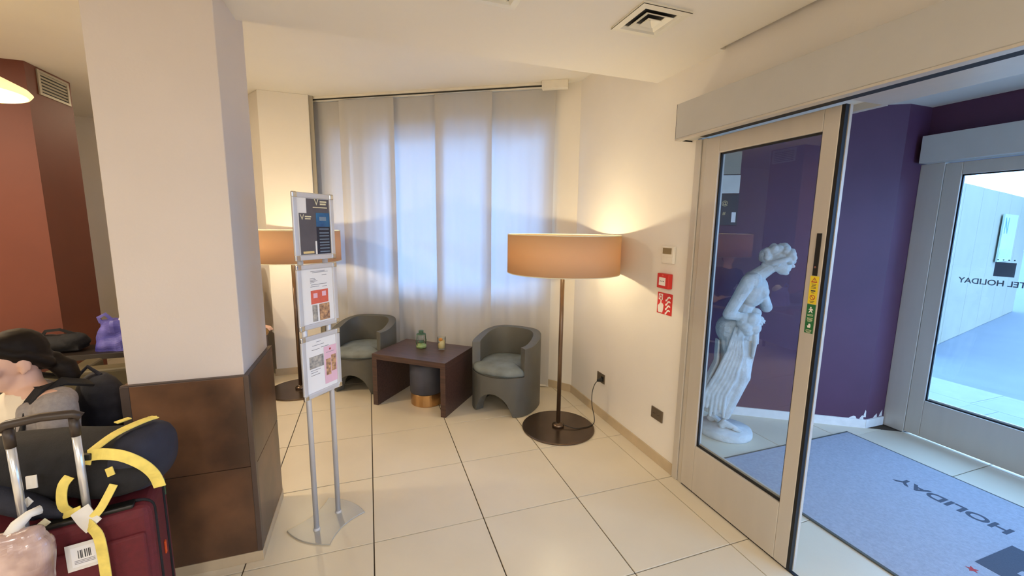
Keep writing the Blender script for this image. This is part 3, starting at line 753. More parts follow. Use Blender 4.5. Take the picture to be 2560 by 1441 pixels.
pr(f1, 'poster_lines', .032, .075, .030, .050, z1_, .002)
for z in (-.01, -.03, -.045, -.062, -.078, -.092, -.108, -.125): pr(f1, 'poster_lines', .028, .090, z-.004, z+.001, z1_, .002)
f2 = snap_frame(z2_)
for z, a, c_ in ((.128, -.04, .05), (.122, -.03, .07), (.106, .03, .06), (.092, -.045, -.015), (.085, -.045, -.01), (.078, -.045, .0), (.071, -.045, -.02), (.060, -.04, .06), (.050, -.045, .01), (.046, .03, .06)): pr(f2, 'text_print', a, c_, z-.0015, z+.0008, z2_)
pr(f2, 'red_print', -.045, .065, -.040, .030, z2_); pr(f2, 'pink_print', -.030, -.005, -.010, .015, z2_, .0006); pr(f2, 'pink_print', .025, .050, -.005, .020, z2_, .0006)
pr(f2, 'photo_print', -.040, -.008, -.132, -.045, z2_); pr(f2, 'photo_print_warm', .004, .070, -.132, -.045, z2_)
f3 = snap_frame(z3_)
for z, a, c_ in ((.125, -.03, .0), (.108, -.055, .02), (.086, -.06, -.01), (.090, .0, .05)): pr(f3, 'text_print', a, c_, z-.0016, z+.0008, z3_)
pr(f3, 'photo_print', -.078, .012, -.012, .052, z3_)
for z, a, c_ in ((-.022, -.072, -.01), (-.034, -.072, -.03), (-.048, -.072, -.015)): pr(f3, 'text_print', a, c_, z-.0016, z+.0008, z3_)
pr(f3, 'pink_print', .016, .099, -.120, .085, z3_, .0006)
pr(f3, 'star_red', .052, .062, .062, .072, z3_, .0012); pr(f3, 'text_print', .03, .085, .050, .052, z3_, .0012)
pr(f3, 'photo_print_warm', .026, .058, -.075, .015, z3_, .0012); pr(f3, 'photo_print_warm', .062, .094, -.060, .030, z3_, .0012)

# ------------------------------------------------------------------ things on the right wall
def wm_(y, z): return frame((WX, y, z), (0, -1, 0), (0, 0, 1))       # x to the viewer's right, z out of the wall (-x)
th = thing('thermostat', 'white wall thermostat with a small display above the red alarm', 'thermostat')
PMB(wm_(-1.620, 1.490)).box(-.058, .058, -.058, .058, 0, .022).build('housing', 'white_plastic', th, bevel=.004)
PMB(wm_(-1.620, 1.490)).box(-.045, .040, .006, .046, .022, .0235).build('display', 'sensor_face', th)
PMB(wm_(-1.620, 1.490)).box(-.05, .05, -.05, -.012, .022, .0235).build('cover', 'white_plastic', th, bevel=.001)
fa = thing('fire_alarm_button', 'red break-glass alarm box with a white centre plate on the wall', 'alarm')
PMB(wm_(-1.606, 1.313)).box(-.057, .057, -.050, .050, 0, .035).build('box', 'sign_red', fa, bevel=.004)
PMB(wm_(-1.606, 1.313)).box(-.034, .030, -.030, .024, .035, .037).build('plate', 'sign_white', fa, bevel=.001)
for x in (-.018, -.002, .014): PMB(wm_(-1.606, 1.313)).box(x-.004, x+.004, -.004, .001, .037, .0375).build('mark', 'text_dark', fa)
PMB(wm_(-1.606, 1.313)).box(-.008, .008, .034, .044, .035, .0355).build('mark', 'red_print', fa)
fs = thing('fire_alarm_sign', 'red square sign showing a hand pressing an alarm button beside flames', 'sign')
sm = wm_(-1.602, 1.155)
PMB(sm).box(-.074, .074, -.073, .073, 0, .003).build('panel', 'sign_red', fs)
def sg(name, poly, m='sign_white', lift=.0033): return PMB(sm).add([(x, y, lift) for x, y in poly], [list(range(len(poly)))]).build(name, m, fs)
sg('button_square', [(-.062, .022), (-.020, .022), (-.020, .064), (-.062, .064)])
ring = [(.015*math.cos(2*PI*i/20)-.041, .043+.015*math.sin(2*PI*i/20)) for i in range(20)]
sg('button_ring', ring, 'sign_red', .0036); sg('button_dot', [((x+.041)*.55-.041, (y-.043)*.55+.043) for x, y in ring], 'sign_white', .0039)
sg('hand_symbol', [(-.062, -.066), (-.018, -.066), (-.010, -.040), (-.008, -.012), (-.016, -.002), (-.026, .000), (-.031, .004), (-.031, .030), (-.041, .030), (-.043, .002), (-.052, -.008), (-.066, -.020), (-.066, -.040)])
for k in range(4):
    y = .045-.030*k
    sg('flame', [(.008, y-.016), (.020, y-.010), (.030, y+.006), (.046, y+.012), (.060, y+.004), (.058, y-.004), (.044, y), (.034, y-.008), (.022, y-.024), (.010, y-.028)])
for y, z, lab, used in ((-.845, .355, 'bronze socket plate holding the lamp plug on the right wall', True), (-1.602, .355, 'empty bronze socket plate low on the wall beside the sliding door', False)):
    ot = thing('wall_socket', lab, 'outlet', group='bronze sockets on the right wall')
    mm = wm_(y, z)
    PMB(mm).box(-.060, .060, -.042, .042, 0, .008).build('cover_plate', 'outlet_bronze', ot, bevel=.002)
    for x in (-.024, .024) if not used else (.030,):
        so = PMB(mm).box(x-.020, x+.020, -.021, .021, .008, .0095).build('socket', 'black_plastic' if used else 'outlet_bronze', ot, bevel=.001)
        for q in (-.010, 0, .010): PMB(mm).cone((x+q*.9, q*.3, .0093), (x+q*.9, q*.3, .0099), .0028, .0028, 10).build('pin_hole', 'dark_gap', so)

# ------------------------------------------------------------------ ceiling vents
def ceiling_vent(loc, label):
    v_ = thing('ceiling_vent', label, 'vent', loc, 0, 'square ceiling air diffusers')
    h = .132
    def ring(name, a, b_, z0, z1, m):
        # square ring sloping from half size a at z0 to half size b_ at z1
        q = lambda r, z: [(-r, -r, z), (r, -r, z), (r, r, z), (-r, r, z)]
        vv = q(a, z0)+q(b_, z1)+q(a, z0+.003)+q(b_, z1+.003)
        f = []
        for i in range(4):
            j = (i+1) % 4; f += [(i, j, 4+j, 4+i), (8+i, 12+i, 12+j, 8+j), (i, 8+i, 8+j, j), (4+i, 4+j, 12+j, 12+i)]
        return MB().add(vv, f).build(name, m, v_)
    MB().box(-h*.8, h*.8, -h*.8, h*.8, -.0012, -.0004).build('duct_opening', 'dark_gap', v_)
    ring('flange', h, h*.76, -.012, -.014, 'vent_white'); ring('flange_side', h, h*.995, -.012, -.001, 'vent_white')
    ring('vane', h*.76, h*.66, -.014, -.004, 'vent_white'); ring('vane', h*.56, h*.36, -.016, -.004, 'vent_white'); ring('vane', h*.28, .002, -.018, -.004, 'vent_white')
    return v_
ceiling_vent((1.334, -2.087, LOW), 'square white ceiling diffuser in full view above the sliding door')
ceiling_vent((.560, -2.100, LOW), 'square white ceiling diffuser cut off by the top of the picture')

# ------------------------------------------------------------------ statue in the vestibule (local x = its facing, y = away from the lobby)
su = thing('statue', 'white plaster statue of a stooping draped woman behind the glass door', 'statue', (2.72, -1.40, 0), math.atan2(-.733, .680))
bm_ = MB()
n = 48
def base_ring(k, z): return [(.045+.205*k*math.cos(2*PI*i/n)*(1+.02*math.sin(3*2*PI*i/n)), .182*k*math.sin(2*PI*i/n), z) for i in range(n)]
v = base_ring(.98, 0)+base_ring(1.0, .012)+base_ring(.99, .045)+base_ring(.95, .062)
bm_.add(v, [(k*n+i, k*n+(i+1) % n, (k+1)*n+(i+1) % n, (k+1)*n+i) for k in range(3) for i in range(n)]+[list(range(n))[::-1], list(range(3*n, 4*n))])
bm_.build('plinth', 'statue', su, smooth=True)
b = MB()
# pelvis, waist, chest, neck
b.ball((.02, 0, .88), (.105, .135, .12)); b.ball((.085, 0, 1.02), (.085, .115, .12), M=Matrix.Rotation(.35, 3, 'Y')); b.ball((.155, 0, 1.19), (.095, .135, .13), M=Matrix.Rotation(.35, 3, 'Y'))
b.ball((.205, -.055, 1.20), .055); b.ball((.205, .055, 1.20), .055)
b.cap((.145, -.115, 1.285), (.145, .115, 1.285), .058); b.cap((.165, 0, 1.31), (.265, 0, 1.40), .056, .046)
# head leaning forward and down
R_ = Matrix.Rotation(.55, 3, 'Y')
b.ball((.305, 0, 1.440), (.078, .066, .092), M=R_); b.ball((.338, 0, 1.385), (.045, .046, .055), M=R_)
b.cap((.372, 0, 1.428), (.394, 0, 1.400), .011, .013); b.ball((.368, 0, 1.372), (.016, .018, .008)); b.ball((.352, 0, 1.348), (.022, .024, .018))
for s in (-1, 1): b.ball((.360, s*.032, 1.425), (.012, .016, .009)); b.ball((.295, s*.064, 1.415), (.012, .010, .020)); b.cap((.368, s*.018, 1.438), (.350, s*.045, 1.440), .007, .006)
# hair: band of curls and a bun
b.ball((.212, 0, 1.475), (.045, .052, .050)); b.ball((.222, -.03, 1.505), .032); b.ball((.200, .02, 1.45), .032); b.ball((.225, -.045, 1.462), .028)
for a in range(9):
    u = a/8; ang = -1.0+u*2.6
    for s in (-1, 0, 1):
        b.ball((.300+.082*math.sin(ang)+.012*math.sin(a*2.3+s), s*.045, 1.455+.092*math.cos(ang)-abs(s)*.018), .027+.006*math.sin(a*1.7+s*2))
for s in (-1, 1): b.tube([(.385, s*.035, 1.47), (.33, s*.072, 1.445), (.26, s*.070, 1.42), (.215, s*.04, 1.425)], [.018, .021, .02, .016], 10); b.ball((.385, s*.035, 1.47), .018)
b.cap((.215, -.01, 1.405), (.190, -.02, 1.36), .026, .012)
# near (camera side) arm and the far arm across the chest
b.cap((.115, -.135, 1.285), (.000, -.175, 1.025), .052, .041); b.cap((.000, -.175, 1.025), (.135, -.125, 1.005), .041, .028)
b.cap((.175, .135, 1.27), (.258, .085, 1.065), .050, .042); b.cap((.258, .085, 1.065), (.232, -.03, 1.15), .042, .029)
def hand_(b, p, d, nrm, s=1.0):
    """palm + five bent fingers from wrist p along d, nrm = back of the hand"""
    p, d, nrm = Vector(p), Vector(d).normalized(), Vector(nrm).normalized(); w_ = d.cross(nrm).normalized()
    b.ball(p+d*.042*s, (.02*s, .02*s, .02*s)); 
    for k in range(4):
        o = (k-1.5)*.019*s; L = (.062, .075, .07, .055)[k]*s
        q0 = p+w_*o*.6+d*.01*s; q1 = p+w_*o+d*.075*s; q2 = q1+d*L*.55-nrm*.010*s; q3 = q2+d*L*.35-nrm*.028*s
        b.cap(q0, q1, .013*s, .0105*s, 10); b.cap(q1, q2, .0098*s, .0088*s, 8); b.cap(q2, q3, .0088*s, .0072*s, 8)
    t0 = p+w_*.022*s+d*.02*s; t1 = t0+w_*.026*s+d*.030*s-nrm*.008*s; t2 = t1+d*.032*s-nrm*.012*s
    b.cap(t0, t1, .0125*s, .0105*s, 10); b.cap(t1, t2, .0105*s, .0085*s, 8)
hand_(b, (.232, -.045, 1.155), (-.55, -.35, .65), (.45, -.85, .2), .9)
hand_(b, (.135, -.125, 1.005), (.9, .15, -.1), (.2, -.85, .5), .85)
# standing leg, trailing leg, feet
b.cap((.085, -.045, .83), (.135, -.050, .52), .088, .060); b.cap((.135, -.050, .52), (.045, -.045, .17), .058, .034)
b.cap((.03, .06, .82), (.10, .05, .50), .088, .060); b.cap((.10, .05, .50), (-.055, .05, .16), .055, .034)
for (x, y, L) in ((.035, -.045, .125), (-.055, .05, .075)):
    b.ball((x-.005, y, .088), (.034, .03, .034)); b.cap((x, y, .105), (x+L*.75, y-.006, .080), .030, .019)
    for k in range(5): b.cap((x+L*.6, y+(k-2)*.013, .078), (x+L-.004*abs(k-1.3), y+(k-2)*.0145, .071), .011, .0095)
# drapery: clump gathered at the belly, fall down the front, skirt swept back
for (x, y, z, r) in ((.10, -.135, 1.00, .045), (.16, -.125, .99, .055), (.175, -.10, .93, .055), (.12, -.14, .94, .05), (.175, -.06, .89, .045), (.09, -.14, .965, .035), (.185, -.03, 1.03, .04), (.14, -.135, .90, .035)): b.ball((x, y, z), r)
for k in range(6):
    x = .085+.022*k; b.tube([(x, -.145+.01*k, 1.04), (x+.01, -.165+.012*k, .98), (x+.006, -.155+.012*k, .92), (x-.004+.003*k, -.14+.014*k, .86-.012*k)], .017, 8)
for k in range(5):
    y = -.11+.025*k; b.tube([(.19-.005*k, y, .92), (.195, y+.005, .80), (.19, y+.006, .70-.02*k)], [.018, .016, .011], 8)
secs = ((.97, -.03, .17, .12), (.88, -.065, .195, .135), (.76, -.045, .195, .135), (.65, -.028, .196, .13), (.50, -.082, .188, .125), (.36, -.138, .118, .12), (.25, -.146, .078, .115), (.185, -.143, .062, .105))
m_ = 64; v = []
for j, (z, xa, xb, hd_) in enumerate(secs):
    for i in range(m_):
        a = 2*PI*i/m_; k = 1+.045*math.sin(9*a+j*.35)+.03*math.sin(17*a-j*.2)
        if j == 0: k = 1
        v.append(((xa+xb)/2+(xb-xa)/2*k*math.cos(a), hd_*k*math.sin(a), z))
f = [(j*m_+i, j*m_+(i+1) % m_, (j+1)*m_+(i+1) % m_, (j+1)*m_+i) for j in range(len(secs)-1) for i in range(m_)]+[list(range(m_)), list(range((len(secs)-1)*m_, len(secs)*m_))[::-1]]
b.add(v, f)
for k in range(6):
    u = k/5
    b.tube([(.06+.04*u, -.142, .93-.03*u), (.015+.105*u, -.150, .72), (-.050+.135*u, -.140, .52), (-.118+.145*u, -.130, .36), (-.128+.155*u, -.120, .20+.04*math.sin(k*2))], [.010, .013, .015, .016, .012], 8)
for k in range(4):
    u = k/3; b.tube([(-.05-.02*u, -.09+.05*u, .80), (-.045-.02*u, -.10+.05*u, .62), (-.10-.02*u, -.09+.05*u, .45), (-.15, -.07+.05*u, .28)], [.008, .012, .014, .010], 8)
fig = link('figure', blob(b, .0046, 1, .4), 'statue', su)

# small notice panel on the purple wall, seen at the left edge of the door glass
nb_ = thing('entrance_sign', 'dark entrance panel with white labels on the purple wall, left of the statue', 'sign')
mp = frame(P3(-.247, -.003, 0), PT, (0, 0, 1))
PMB(mp).box(-.085, .065, 2.125, 2.31, 0, .018).build('grey_plate', 'vent_grey', nb_)
PMB(mp).box(-.082, .068, 1.968, 2.118, 0, .022).build('white_plate', 'white_plastic', nb_)
PMB(mp).box(-.078, .072, 1.70, 1.962, 0, .015).build('dark_plate', 'text_dark', nb_)
PMB(mp).box(.025, .058, 1.725, 1.81, .015, .017).build('label', 'sign_white', nb_)
text('symbol', '@', .05, 'candle_cream', nb_, mp @ Matrix.Translation((-.035, 1.885, .0155)))
text('symbol', '#', .04, 'candle_cream', nb_, mp @ Matrix.Translation((-.035, 1.80, .0155)))

# ------------------------------------------------------------------ entrance mat
mt = thing('entrance_mat', 'blue grey entrance mat with dark lettering on the vestibule floor', 'mat', (0, 0, 0))
MB().box(2.405, 3.735, -4.55, -1.755, .001, .010).build('pile', 'mat_blue', mt)
MB().box(2.39, 2.405, -4.565, -1.74, 0, .009).box(3.735, 3.75, -4.565, -1.74, 0, .009).box(2.405, 3.735, -1.755, -1.74, 0, .009).box(2.405, 3.735, -4.565, -4.55, 0, .009).build('border', 'mat_border', mt)
mm = lambda x, y: frame((x, y, .0103), (0, 1, 0), (-1, 0, 0))
text('mat_lettering', 'HOLIDAY', .112, 'mat_letter', mt, mm(3.355, -2.31), align='RIGHT', sx=1.10, bold=.0035)
PMB(mm(3.05, -3.06)).box(-.17, .17, -.17, .17, 0, .0008).build('mat_logo', 'mat_letter', mt)
PMB(mm(3.05, -3.06)).add([(x, y, .0014) for x, y in [(-.06, .075), (.06, .075), (.06, .03), (.02, .01), (.02, -.13), (-.01, -.13), (-.01, .045), (-.06, .045)]], [list(range(8))]).build('mat_logo_mark', 'mat_blue', mt)
for k in range(4):
    PMB(mm(2.80, -2.915-.09*k)).add([((.026 if i % 2 == 0 else .011)*math.sin(2*PI*i/10), (.026 if i % 2 == 0 else .011)*math.cos(2*PI*i/10), .0006) for i in range(10)], [list(range(10))]).build('mat_star', 'star_red', mt)

# ------------------------------------------------------------------ seated woman (face and shoulder at the left edge)
FW_ = Vector((-.62, -.78, 0)).normalized(); LF = Vector((-FW_.y, FW_.x, 0)); UP = Vector((0, 0, 1))       # facing, her left
O = Vector((-1.335, -1.672, -.02))
def wp(f_, l_, z): return Vector((O.x, O.y, 0))+FW_*f_+LF*l_+UP*(z if z < .5 else z-.02)
RB = Matrix((LF, -FW_, UP)).transposed()        # ellipsoid axes: x = her left, y = back, z = up
wo = thing('person', 'person in a grey cardigan and cream top, seated with dark hair tied back', 'person', (O.x, O.y, 0))
def toloc(me): me.transform(Matrix.Translation(-Vector((O.x, O.y, 0)))); return me
HC = wp(.035, -.015, 1.112)
hr = Matrix.Rotation(-.10, 3, 'Z') @ RB @ Matrix.Rotation(.10, 3, 'X')
def hp(x, y, z): return HC+hr @ Vector((x, y, z))        # head coords: x = left, -y = forward
b = MB()
b.ball(hp(0, .012, .02), (.072, .092, .098), M=hr); b.ball(hp(0, -.035, -.055), (.052, .055, .062), M=hr); b.ball(hp(0, -.072, -.092), (.022, .02, .02), M=hr)
b.cap(hp(0, -.092, .015), hp(0, -.112, -.028), .009, .013); b.ball(hp(0, -.098, -.062), (.024, .012, .007), M=hr); b.ball(hp(0, -.095, -.074), (.020, .012, .007), M=hr)
for s in (-1, 1):
    b.ball(hp(s*.045, -.062, -.02), (.026, .024, .022), M=hr); b.ball(hp(s*.032, -.082, .030), (.026, .010, .009), M=hr)
    b.ball(hp(s*.074, .018, -.012), (.007, .019, .032), M=hr); b.ball(hp(s*.071, .006, -.040), (.006, .010, .012), M=hr)
b.cap(hp(0, .02, -.06), wp(.01, 0, .965), .052, .058)
# trunk, arms, legs
b.ball(wp(0, 0, .86), (.155, .095, .17), M=RB); b.ball(wp(-.02, 0, .66), (.135, .10, .14), M=RB); b.ball(wp(-.02, 0, .54), (.165, .12, .10), M=RB)
b.cap(wp(-.005, -.15, .945), wp(-.005, .15, .945), .055)
for s in (-1, 1):
    b.cap(wp(0, s*.175, .935), wp(.02, s*.235, .68), .050, .040); b.cap(wp(.02, s*.235, .68), wp(.20, s*.15, .60), .040, .028)
    hand_(b, wp(.20, s*.15, .60), FW_*.8-LF*s*.4, UP, 1.0)
    b.cap(wp(.0, s*.09, .53), wp(.40, s*.11, .50), .085, .058); b.cap(wp(.40, s*.11, .50), wp(.36, s*.11, .10), .055, .038)
body = link('body', toloc(blob(b, .0065, 3, .4)), 'skin', wo)
# cream top and grey cardigan
b = MB(); b.ball(wp(.012, 0, .855), (.150, .098, .155), M=RB); b.ball(wp(-.005, 0, .66), (.142, .108, .15), M=RB); b.cap(wp(.02, -.09, .93), wp(.02, .09, .93), .05)
link('cream_top', toloc(blob(b, .008, 3)), 'cream_top', wo)
b = MB()
b.ball(wp(-.028, 0, .84), (.172, .094, .175), M=RB); b.ball(wp(-.04, 0, .64), (.16, .10, .16), M=RB); b.ball(wp(-.04, 0, .52), (.172, .118, .08), M=RB)
b.cap(wp(-.025, -.145, .945), wp(-.025, .145, .945), .057)
for s in (-1, 1):
    b.ball(wp(.005, s*.172, .93), .066); b.cap(wp(0, s*.178, .93), wp(.02, s*.24, .68), .064, .055); b.cap(wp(.02, s*.24, .68), wp(.175, s*.165, .61), .054, .043)
    b.cap(wp(.055, s*.115, .93), wp(.075, s*.105, .72), .036, .03)
link('cardigan', toloc(blob(b, .008, 3)), 'knit_grey', wo)
b = MB(); b.ball(wp(-.02, 0, .525), (.172, .128, .095), M=RB)
for s in (-1, 1): b.cap(wp(.0, s*.09, .53), wp(.40, s*.11, .50), .095, .068); b.cap(wp(.40, s*.11, .50), wp(.36, s*.11, .12), .066, .05)
link('trousers', toloc(blob(b, .009, 3)), 'jeans', wo)
for s in (-1, 1):
    b = MB(); b.cap(wp(.35, s*.11, .045), wp(.50, s*.115, .038), .042, .038); b.box(0, 0, 0, 0, 0, 0)
    link('shoe', toloc(blob(MB().cap(wp(.35, s*.11, .046), wp(.50, s*.115, .040), .044, .038), .008, 2)), 'black_fabric', wo)
b = MB()
b.ball(hp(0, .028, .038), (.081, .092, .092), M=hr); b.ball(hp(0, -.012, .078), (.068, .072, .045), M=hr); b.ball(hp(0, .075, -.005), (.062, .045, .062), M=hr)
for s in (-1, 1): b.cap(hp(s*.050, -.045, .068), hp(s*.074, .005, .032), .022, .016); b.cap(hp(s*.074, .02, .032), hp(s*.05, .085, -.03), .018, .026)
b.ball(hp(.01, .118, -.035), (.036, .03, .034), M=hr)
b.tube([hp(.015, .11, -.04), hp(.03, .135, -.075), hp(.04, .14, -.12), hp(.045, .13, -.155)], [.034, .042, .036, .012], 12); b.ball(hp(.03, .135, -.075), .040); b.ball(hp(.04, .14, -.115), .035)
link('hair', toloc(blob(b, .006, 3)), 'hair', wo)
hb = MB()
for s in (-1, 1):
    e_ = hp(s*.030, -.074, .012)-Vector((O.x, O.y, 0)); MB().ball(e_, .0115, 14, 10).build('eye', 'eye_white', wo, smooth=True)
    MB().ball(e_+hr @ Vector((0, -.0085, 0)), .0055, 12, 8).build('iris', 'iris', wo, smooth=True)
    MB().tube([hp(s*.014, -.096, .036)-Vector((O.x, O.y, 0)), hp(s*.03, -.094, .042)-Vector((O.x, O.y, 0)), hp(s*.048, -.080, .037)-Vector((O.x, O.y, 0))], .0032, 8).build('eyebrow', 'hair', wo, smooth=True)
MB().tube([hp(-.02, -.106, -.066)-Vector((O.x, O.y, 0)), hp(0, -.112, -.066)-Vector((O.x, O.y, 0)), hp(.02, -.106, -.066)-Vector((O.x, O.y, 0))], [.004, .007, .004], 8).build('lips', 'lip', wo, smooth=True)
# her backpack
bk = thing('backpack', 'dark navy backpack worn by the seated person', 'backpack', (O.x, O.y, 0))
b = MB(); b.ball(wp(-.215, .02, .80), (.155, .085, .19), M=RB); b.ball(wp(-.215, .02, .64), (.16, .095, .12), M=RB); b.ball(wp(-.29, .02, .68), (.12, .06, .12), M=RB)
link('pack', toloc(blob(b, .01, 3)), 'navy_fabric', bk)
for s in (-1, 1):
    q = [wp(-.15, s*.10, .97), wp(-.06, s*.115, 1.012), wp(.015, s*.115, 1.004), wp(.075, s*.112, .93), wp(.098, s*.118, .80), wp(.06, s*.16, .68), wp(-.06, s*.175, .60), wp(-.15, s*.12, .58)]
    MB().tube([p-Vector((O.x, O.y, 0)) for p in q], 0, flat=(.028, .006, (0, 0, 1) if 0 else FW_)).build('shoulder_strap', 'black_fabric', bk, bevel=.003)
MB().tube([wp(-.16, -.02, .98)-Vector((O.x, O.y, 0)), wp(-.19, 0, 1.02)-Vector((O.x, O.y, 0)), wp(-.21, .05, .98)-Vector((O.x, O.y, 0))], .008, 8).build('grab_loop', 'navy_light', bk)
# the low bench she sits on
be = thing('bench', 'low dark upholstered bench under the seated person', 'bench', (-1.42, -1.50, 0), math.atan2(LF.y, LF.x))
MB().box(-.42, .25, -.24, .26, .06, .425).build('seat_block', 'dark_leather', be, bevel=.03, seg=3)
for x in (-.36, .19):
    for y in (-.18, .2): MB().cone((x, y, 0), (x, y, .07), .018, .022, 12).build('foot', 'bronze_dark', be)

# ------------------------------------------------------------------ suitcase
SA = math.atan2(.036, .151)
SO = Vector((-.712, -2.262, 0))              # front right foot of the case
sc = thing('suitcase', 'maroon fabric suitcase with raised handle and barcode sticker', 'suitcase', SO, SA)
SWd, SDp, SHt = .47, .29, .655                # width (to -x), depth (to +y), body height
Z0 = .045
MB().box(-SWd, 0, 0, SDp, Z0, Z0+SHt).build('body', 'maroon', sc, bevel=.035, seg=4)
MB().box(-SWd+.02, -.02, -.012, .01, Z0+.05, Z0+SHt-.09).build('front_pocket', 'maroon', sc, bevel=.012, seg=3)
for y in (.045, .20):
    z0, z1 = Z0-.003, Z0+SHt+.003
    r = .04; pts = []
    for (cx, cz, a0) in ((-r, z1-r, 0), (-SWd+r, z1-r, 90), (-SWd+r, z0+r, 180), (-r, z0+r, 270)):
        for k in range(5):
            a = math.radians(a0+k*22.5); pts.append((cx+(r+.001)*math.cos(a), y, cz+(r+.001)*math.sin(a)))
    MB().tube(pts, .0055, 6, closed=True).build('piping', 'black_fabric', sc, smooth=True)
MB().box(-SWd+.04, -.045, .008, .05, Z0+SHt-.004, Z0+SHt+.012).build('handle_recess', 'black_plastic', sc, bevel=.006)
for x in (-.300, -.160):
    MB().tube([(x, .026, Z0+SHt-.02), (x, .026, 1.02)], .0105, 14).build('handle_tube', 'tube_alu', sc, smooth=True)
    MB().tube([(x, .026, .985), (x, .026, 1.045)], .0125, 14).build('handle_collar', 'brown_plastic', sc, smooth=True)
MB().tube([(-.318, .026, 1.045), (-.30, .026, 1.058), (-.23, .026, 1.064), (-.16, .026, 1.058), (-.142, .026, 1.045)], .0135, 12).build('handle_grip', 'brown_plastic', sc, smooth=True)
stk = MB().box(-.212, -.128, -.0145, -.013, .548, .640).build('barcode_sticker', 'tag_white', sc)
MB().box(-.200, -.140, -.0152, -.0145, .560, .628).build('label_field', 'white_paper', stk)
for k, x in enumerate((-.184, -.179, -.175, -.169, -.164, -.160, -.156)): MB().box(x, x+.0018+.001*(k % 2), -.0158, -.0152, .588, .616).build('bar', 'text_dark', stk)
for z in (.580, .575, .570): MB().box(-.194, -.146, -.0158, -.0152, z, z+.0018).build('text_row', 'text_print', stk)
for (x, y) in ((-.05, .05), (-.42, .05), (-.05, .24), (-.42, .24)):
    MB().cone((x-.012, y, .024), (x+.012, y, .024), .024, .024, 18).build('wheel', 'black_plastic', sc)
    MB().box(x-.02, x+.02, y-.02, y+.02, .03, .06).build('caster', 'black_plastic', sc)
MB().box(.0, .006, .12, .135, .42, .47).build('zip_pull', 'orange_tag', sc, bevel=.002, label='orange zip pull')
MB().box(.0, .005, .225, .235, .60, .67).build('zip_pull', 'lantern_green', sc, bevel=.002, label='green zip pull')

# ------------------------------------------------------------------ duffel bag lying on the case
DE = Vector((-.700, -2.121, 0)); DW = Vector((-1.27, -2.075, 0)); dl = (DE-DW); DL = dl.length
du = thing('duffel_bag', 'black and navy duffel bag with yellow straps lying across the suitcase', 'bag', DW, math.atan2(dl.y, dl.x))
ZD = .716
b = MB()
m_ = 36; v = []; ks = 22
for j in range(ks+1):
    u = j/ks; x = u*DL; e = min(1, math.sqrt(max(0, 1-(2*u-1)**10))); ry, rz_ = .128*e+.004, (.098+.010*math.sin(5*u))*e+.004
    for i in range(m_):
        a = 2*PI*i/m_; c_, s_ = math.cos(a), math.sin(a)
        sq = lambda t: math.copysign(abs(t)**.8, t)
        k = 1+.018*math.sin(6*a+9*u)+.014*math.sin(3*a-17*u)
        v.append((x, ry*sq(c_)*k, ZD+.100+rz_*sq(s_)*k))
b.add(v, [(j*m_+i, j*m_+(i+1) % m_, (j+1)*m_+(i+1) % m_, (j+1)*m_+i) for j in range(ks) for i in range(m_)]+[list(range(m_))[::-1], list(range(ks*m_, (ks+1)*m_))])
b.build('bag_body', 'black_fabric', du, smooth=True)
# navy end section and front pocket
v = []
for j in range(7):
    u = .80+.20*j/6; x = u*DL+.002; e = min(1, math.sqrt(max(0, 1-(2*u-1)**10))); ry, rz_ = .128*e+.008, .105*e+.008
    for i in range(m_):
        a = 2*PI*i/m_; sq = lambda t: math.copysign(abs(t)**.8, t)
        v.append((x, ry*sq(math.cos(a)), ZD+.100+rz_*sq(math.sin(a))))
MB().add(v, [(j*m_+i, j*m_+(i+1) % m_, (j+1)*m_+(i+1) % m_, (j+1)*m_+i) for j in range(6) for i in range(m_)]+[list(range(m_))[::-1], list(range(6*m_, 7*m_))]).build('end_panel', 'navy_light', du, smooth=True)
link('front_pocket', blob(MB().ball((.44, -.115, ZD+.075), (.135, .035, .062)), .008, 2), 'black_fabric', du)
D0 = .617
def band(name, pts, w_=.017, m='yellow_web', upv=(0, -.7, .7)):
    # smooth the run of the webbing
    q = [Vector((p[0]*D0, p[1], p[2])) for p in pts]; out = []
    for i in range(len(q)-1):
        a_, b_, c_, d_ = q[max(i-1, 0)], q[i], q[i+1], q[min(i+2, len(q)-1)]
        for u in (0, .25, .5, .75): out.append(.5*((2*b_)+(c_-a_)*u+(2*a_-5*b_+4*c_-d_)*u*u+(3*b_-3*c_+d_-a_)*u**3))
    out.append(q[-1])
    return MB().tube(out, 0, flat=(w_, .0022, upv)).build(name, m, du, bevel=.001)
band('strap', [(.672, -.125, .905), (.735, -.07, .935), (.80, .0, .942), (.835, .05, .936)], .016, upv=(0, -.2, 1))
band('strap', [(.678, -.142, .900), (.745, -.148, .905), (.83, -.146, .890), (.905, -.138, .850), (.945, -.125, .800), (.960, -.118, .748)], .018, upv=(0, -1, .25))
band('strap', [(.606, -.160, .845), (.588, -.172, .825), (.580, -.178, .79), (.582, -.180, .755), (.60, -.178, .735)], .014, upv=(0, -1, 0))
band('strap', [(.79, -.160, .800), (.768, -.176, .765), (.745, -.188, .735), (.715, -.196, .712)], .012, upv=(0, -1, .3))
band('strap', [(.575, -.18, .724), (.61, -.184, .731), (.66, -.184, .742)], .011, upv=(0, -1, .3))
band('strap_end', [(.668, -.146, .873), (.676, -.146, .893)], .013, upv=(0, -1, .3))
band('strap_end', [(.765, -.160, .842), (.798, -.160, .850)], .014, upv=(0, -1, .3))
band('strap_end', [(.66, .02, .938), (.70, .055, .938)], .012, upv=(0, 0, 1)); band('strap_end', [(.80, .04, .938), (.84, .05, .934)], .010, upv=(0, 0, 1))
MB().box(.672*D0-.012, .672*D0+.016, -.152, -.135, .888, .910).build('buckle', 'black_plastic', du, bevel=.003)
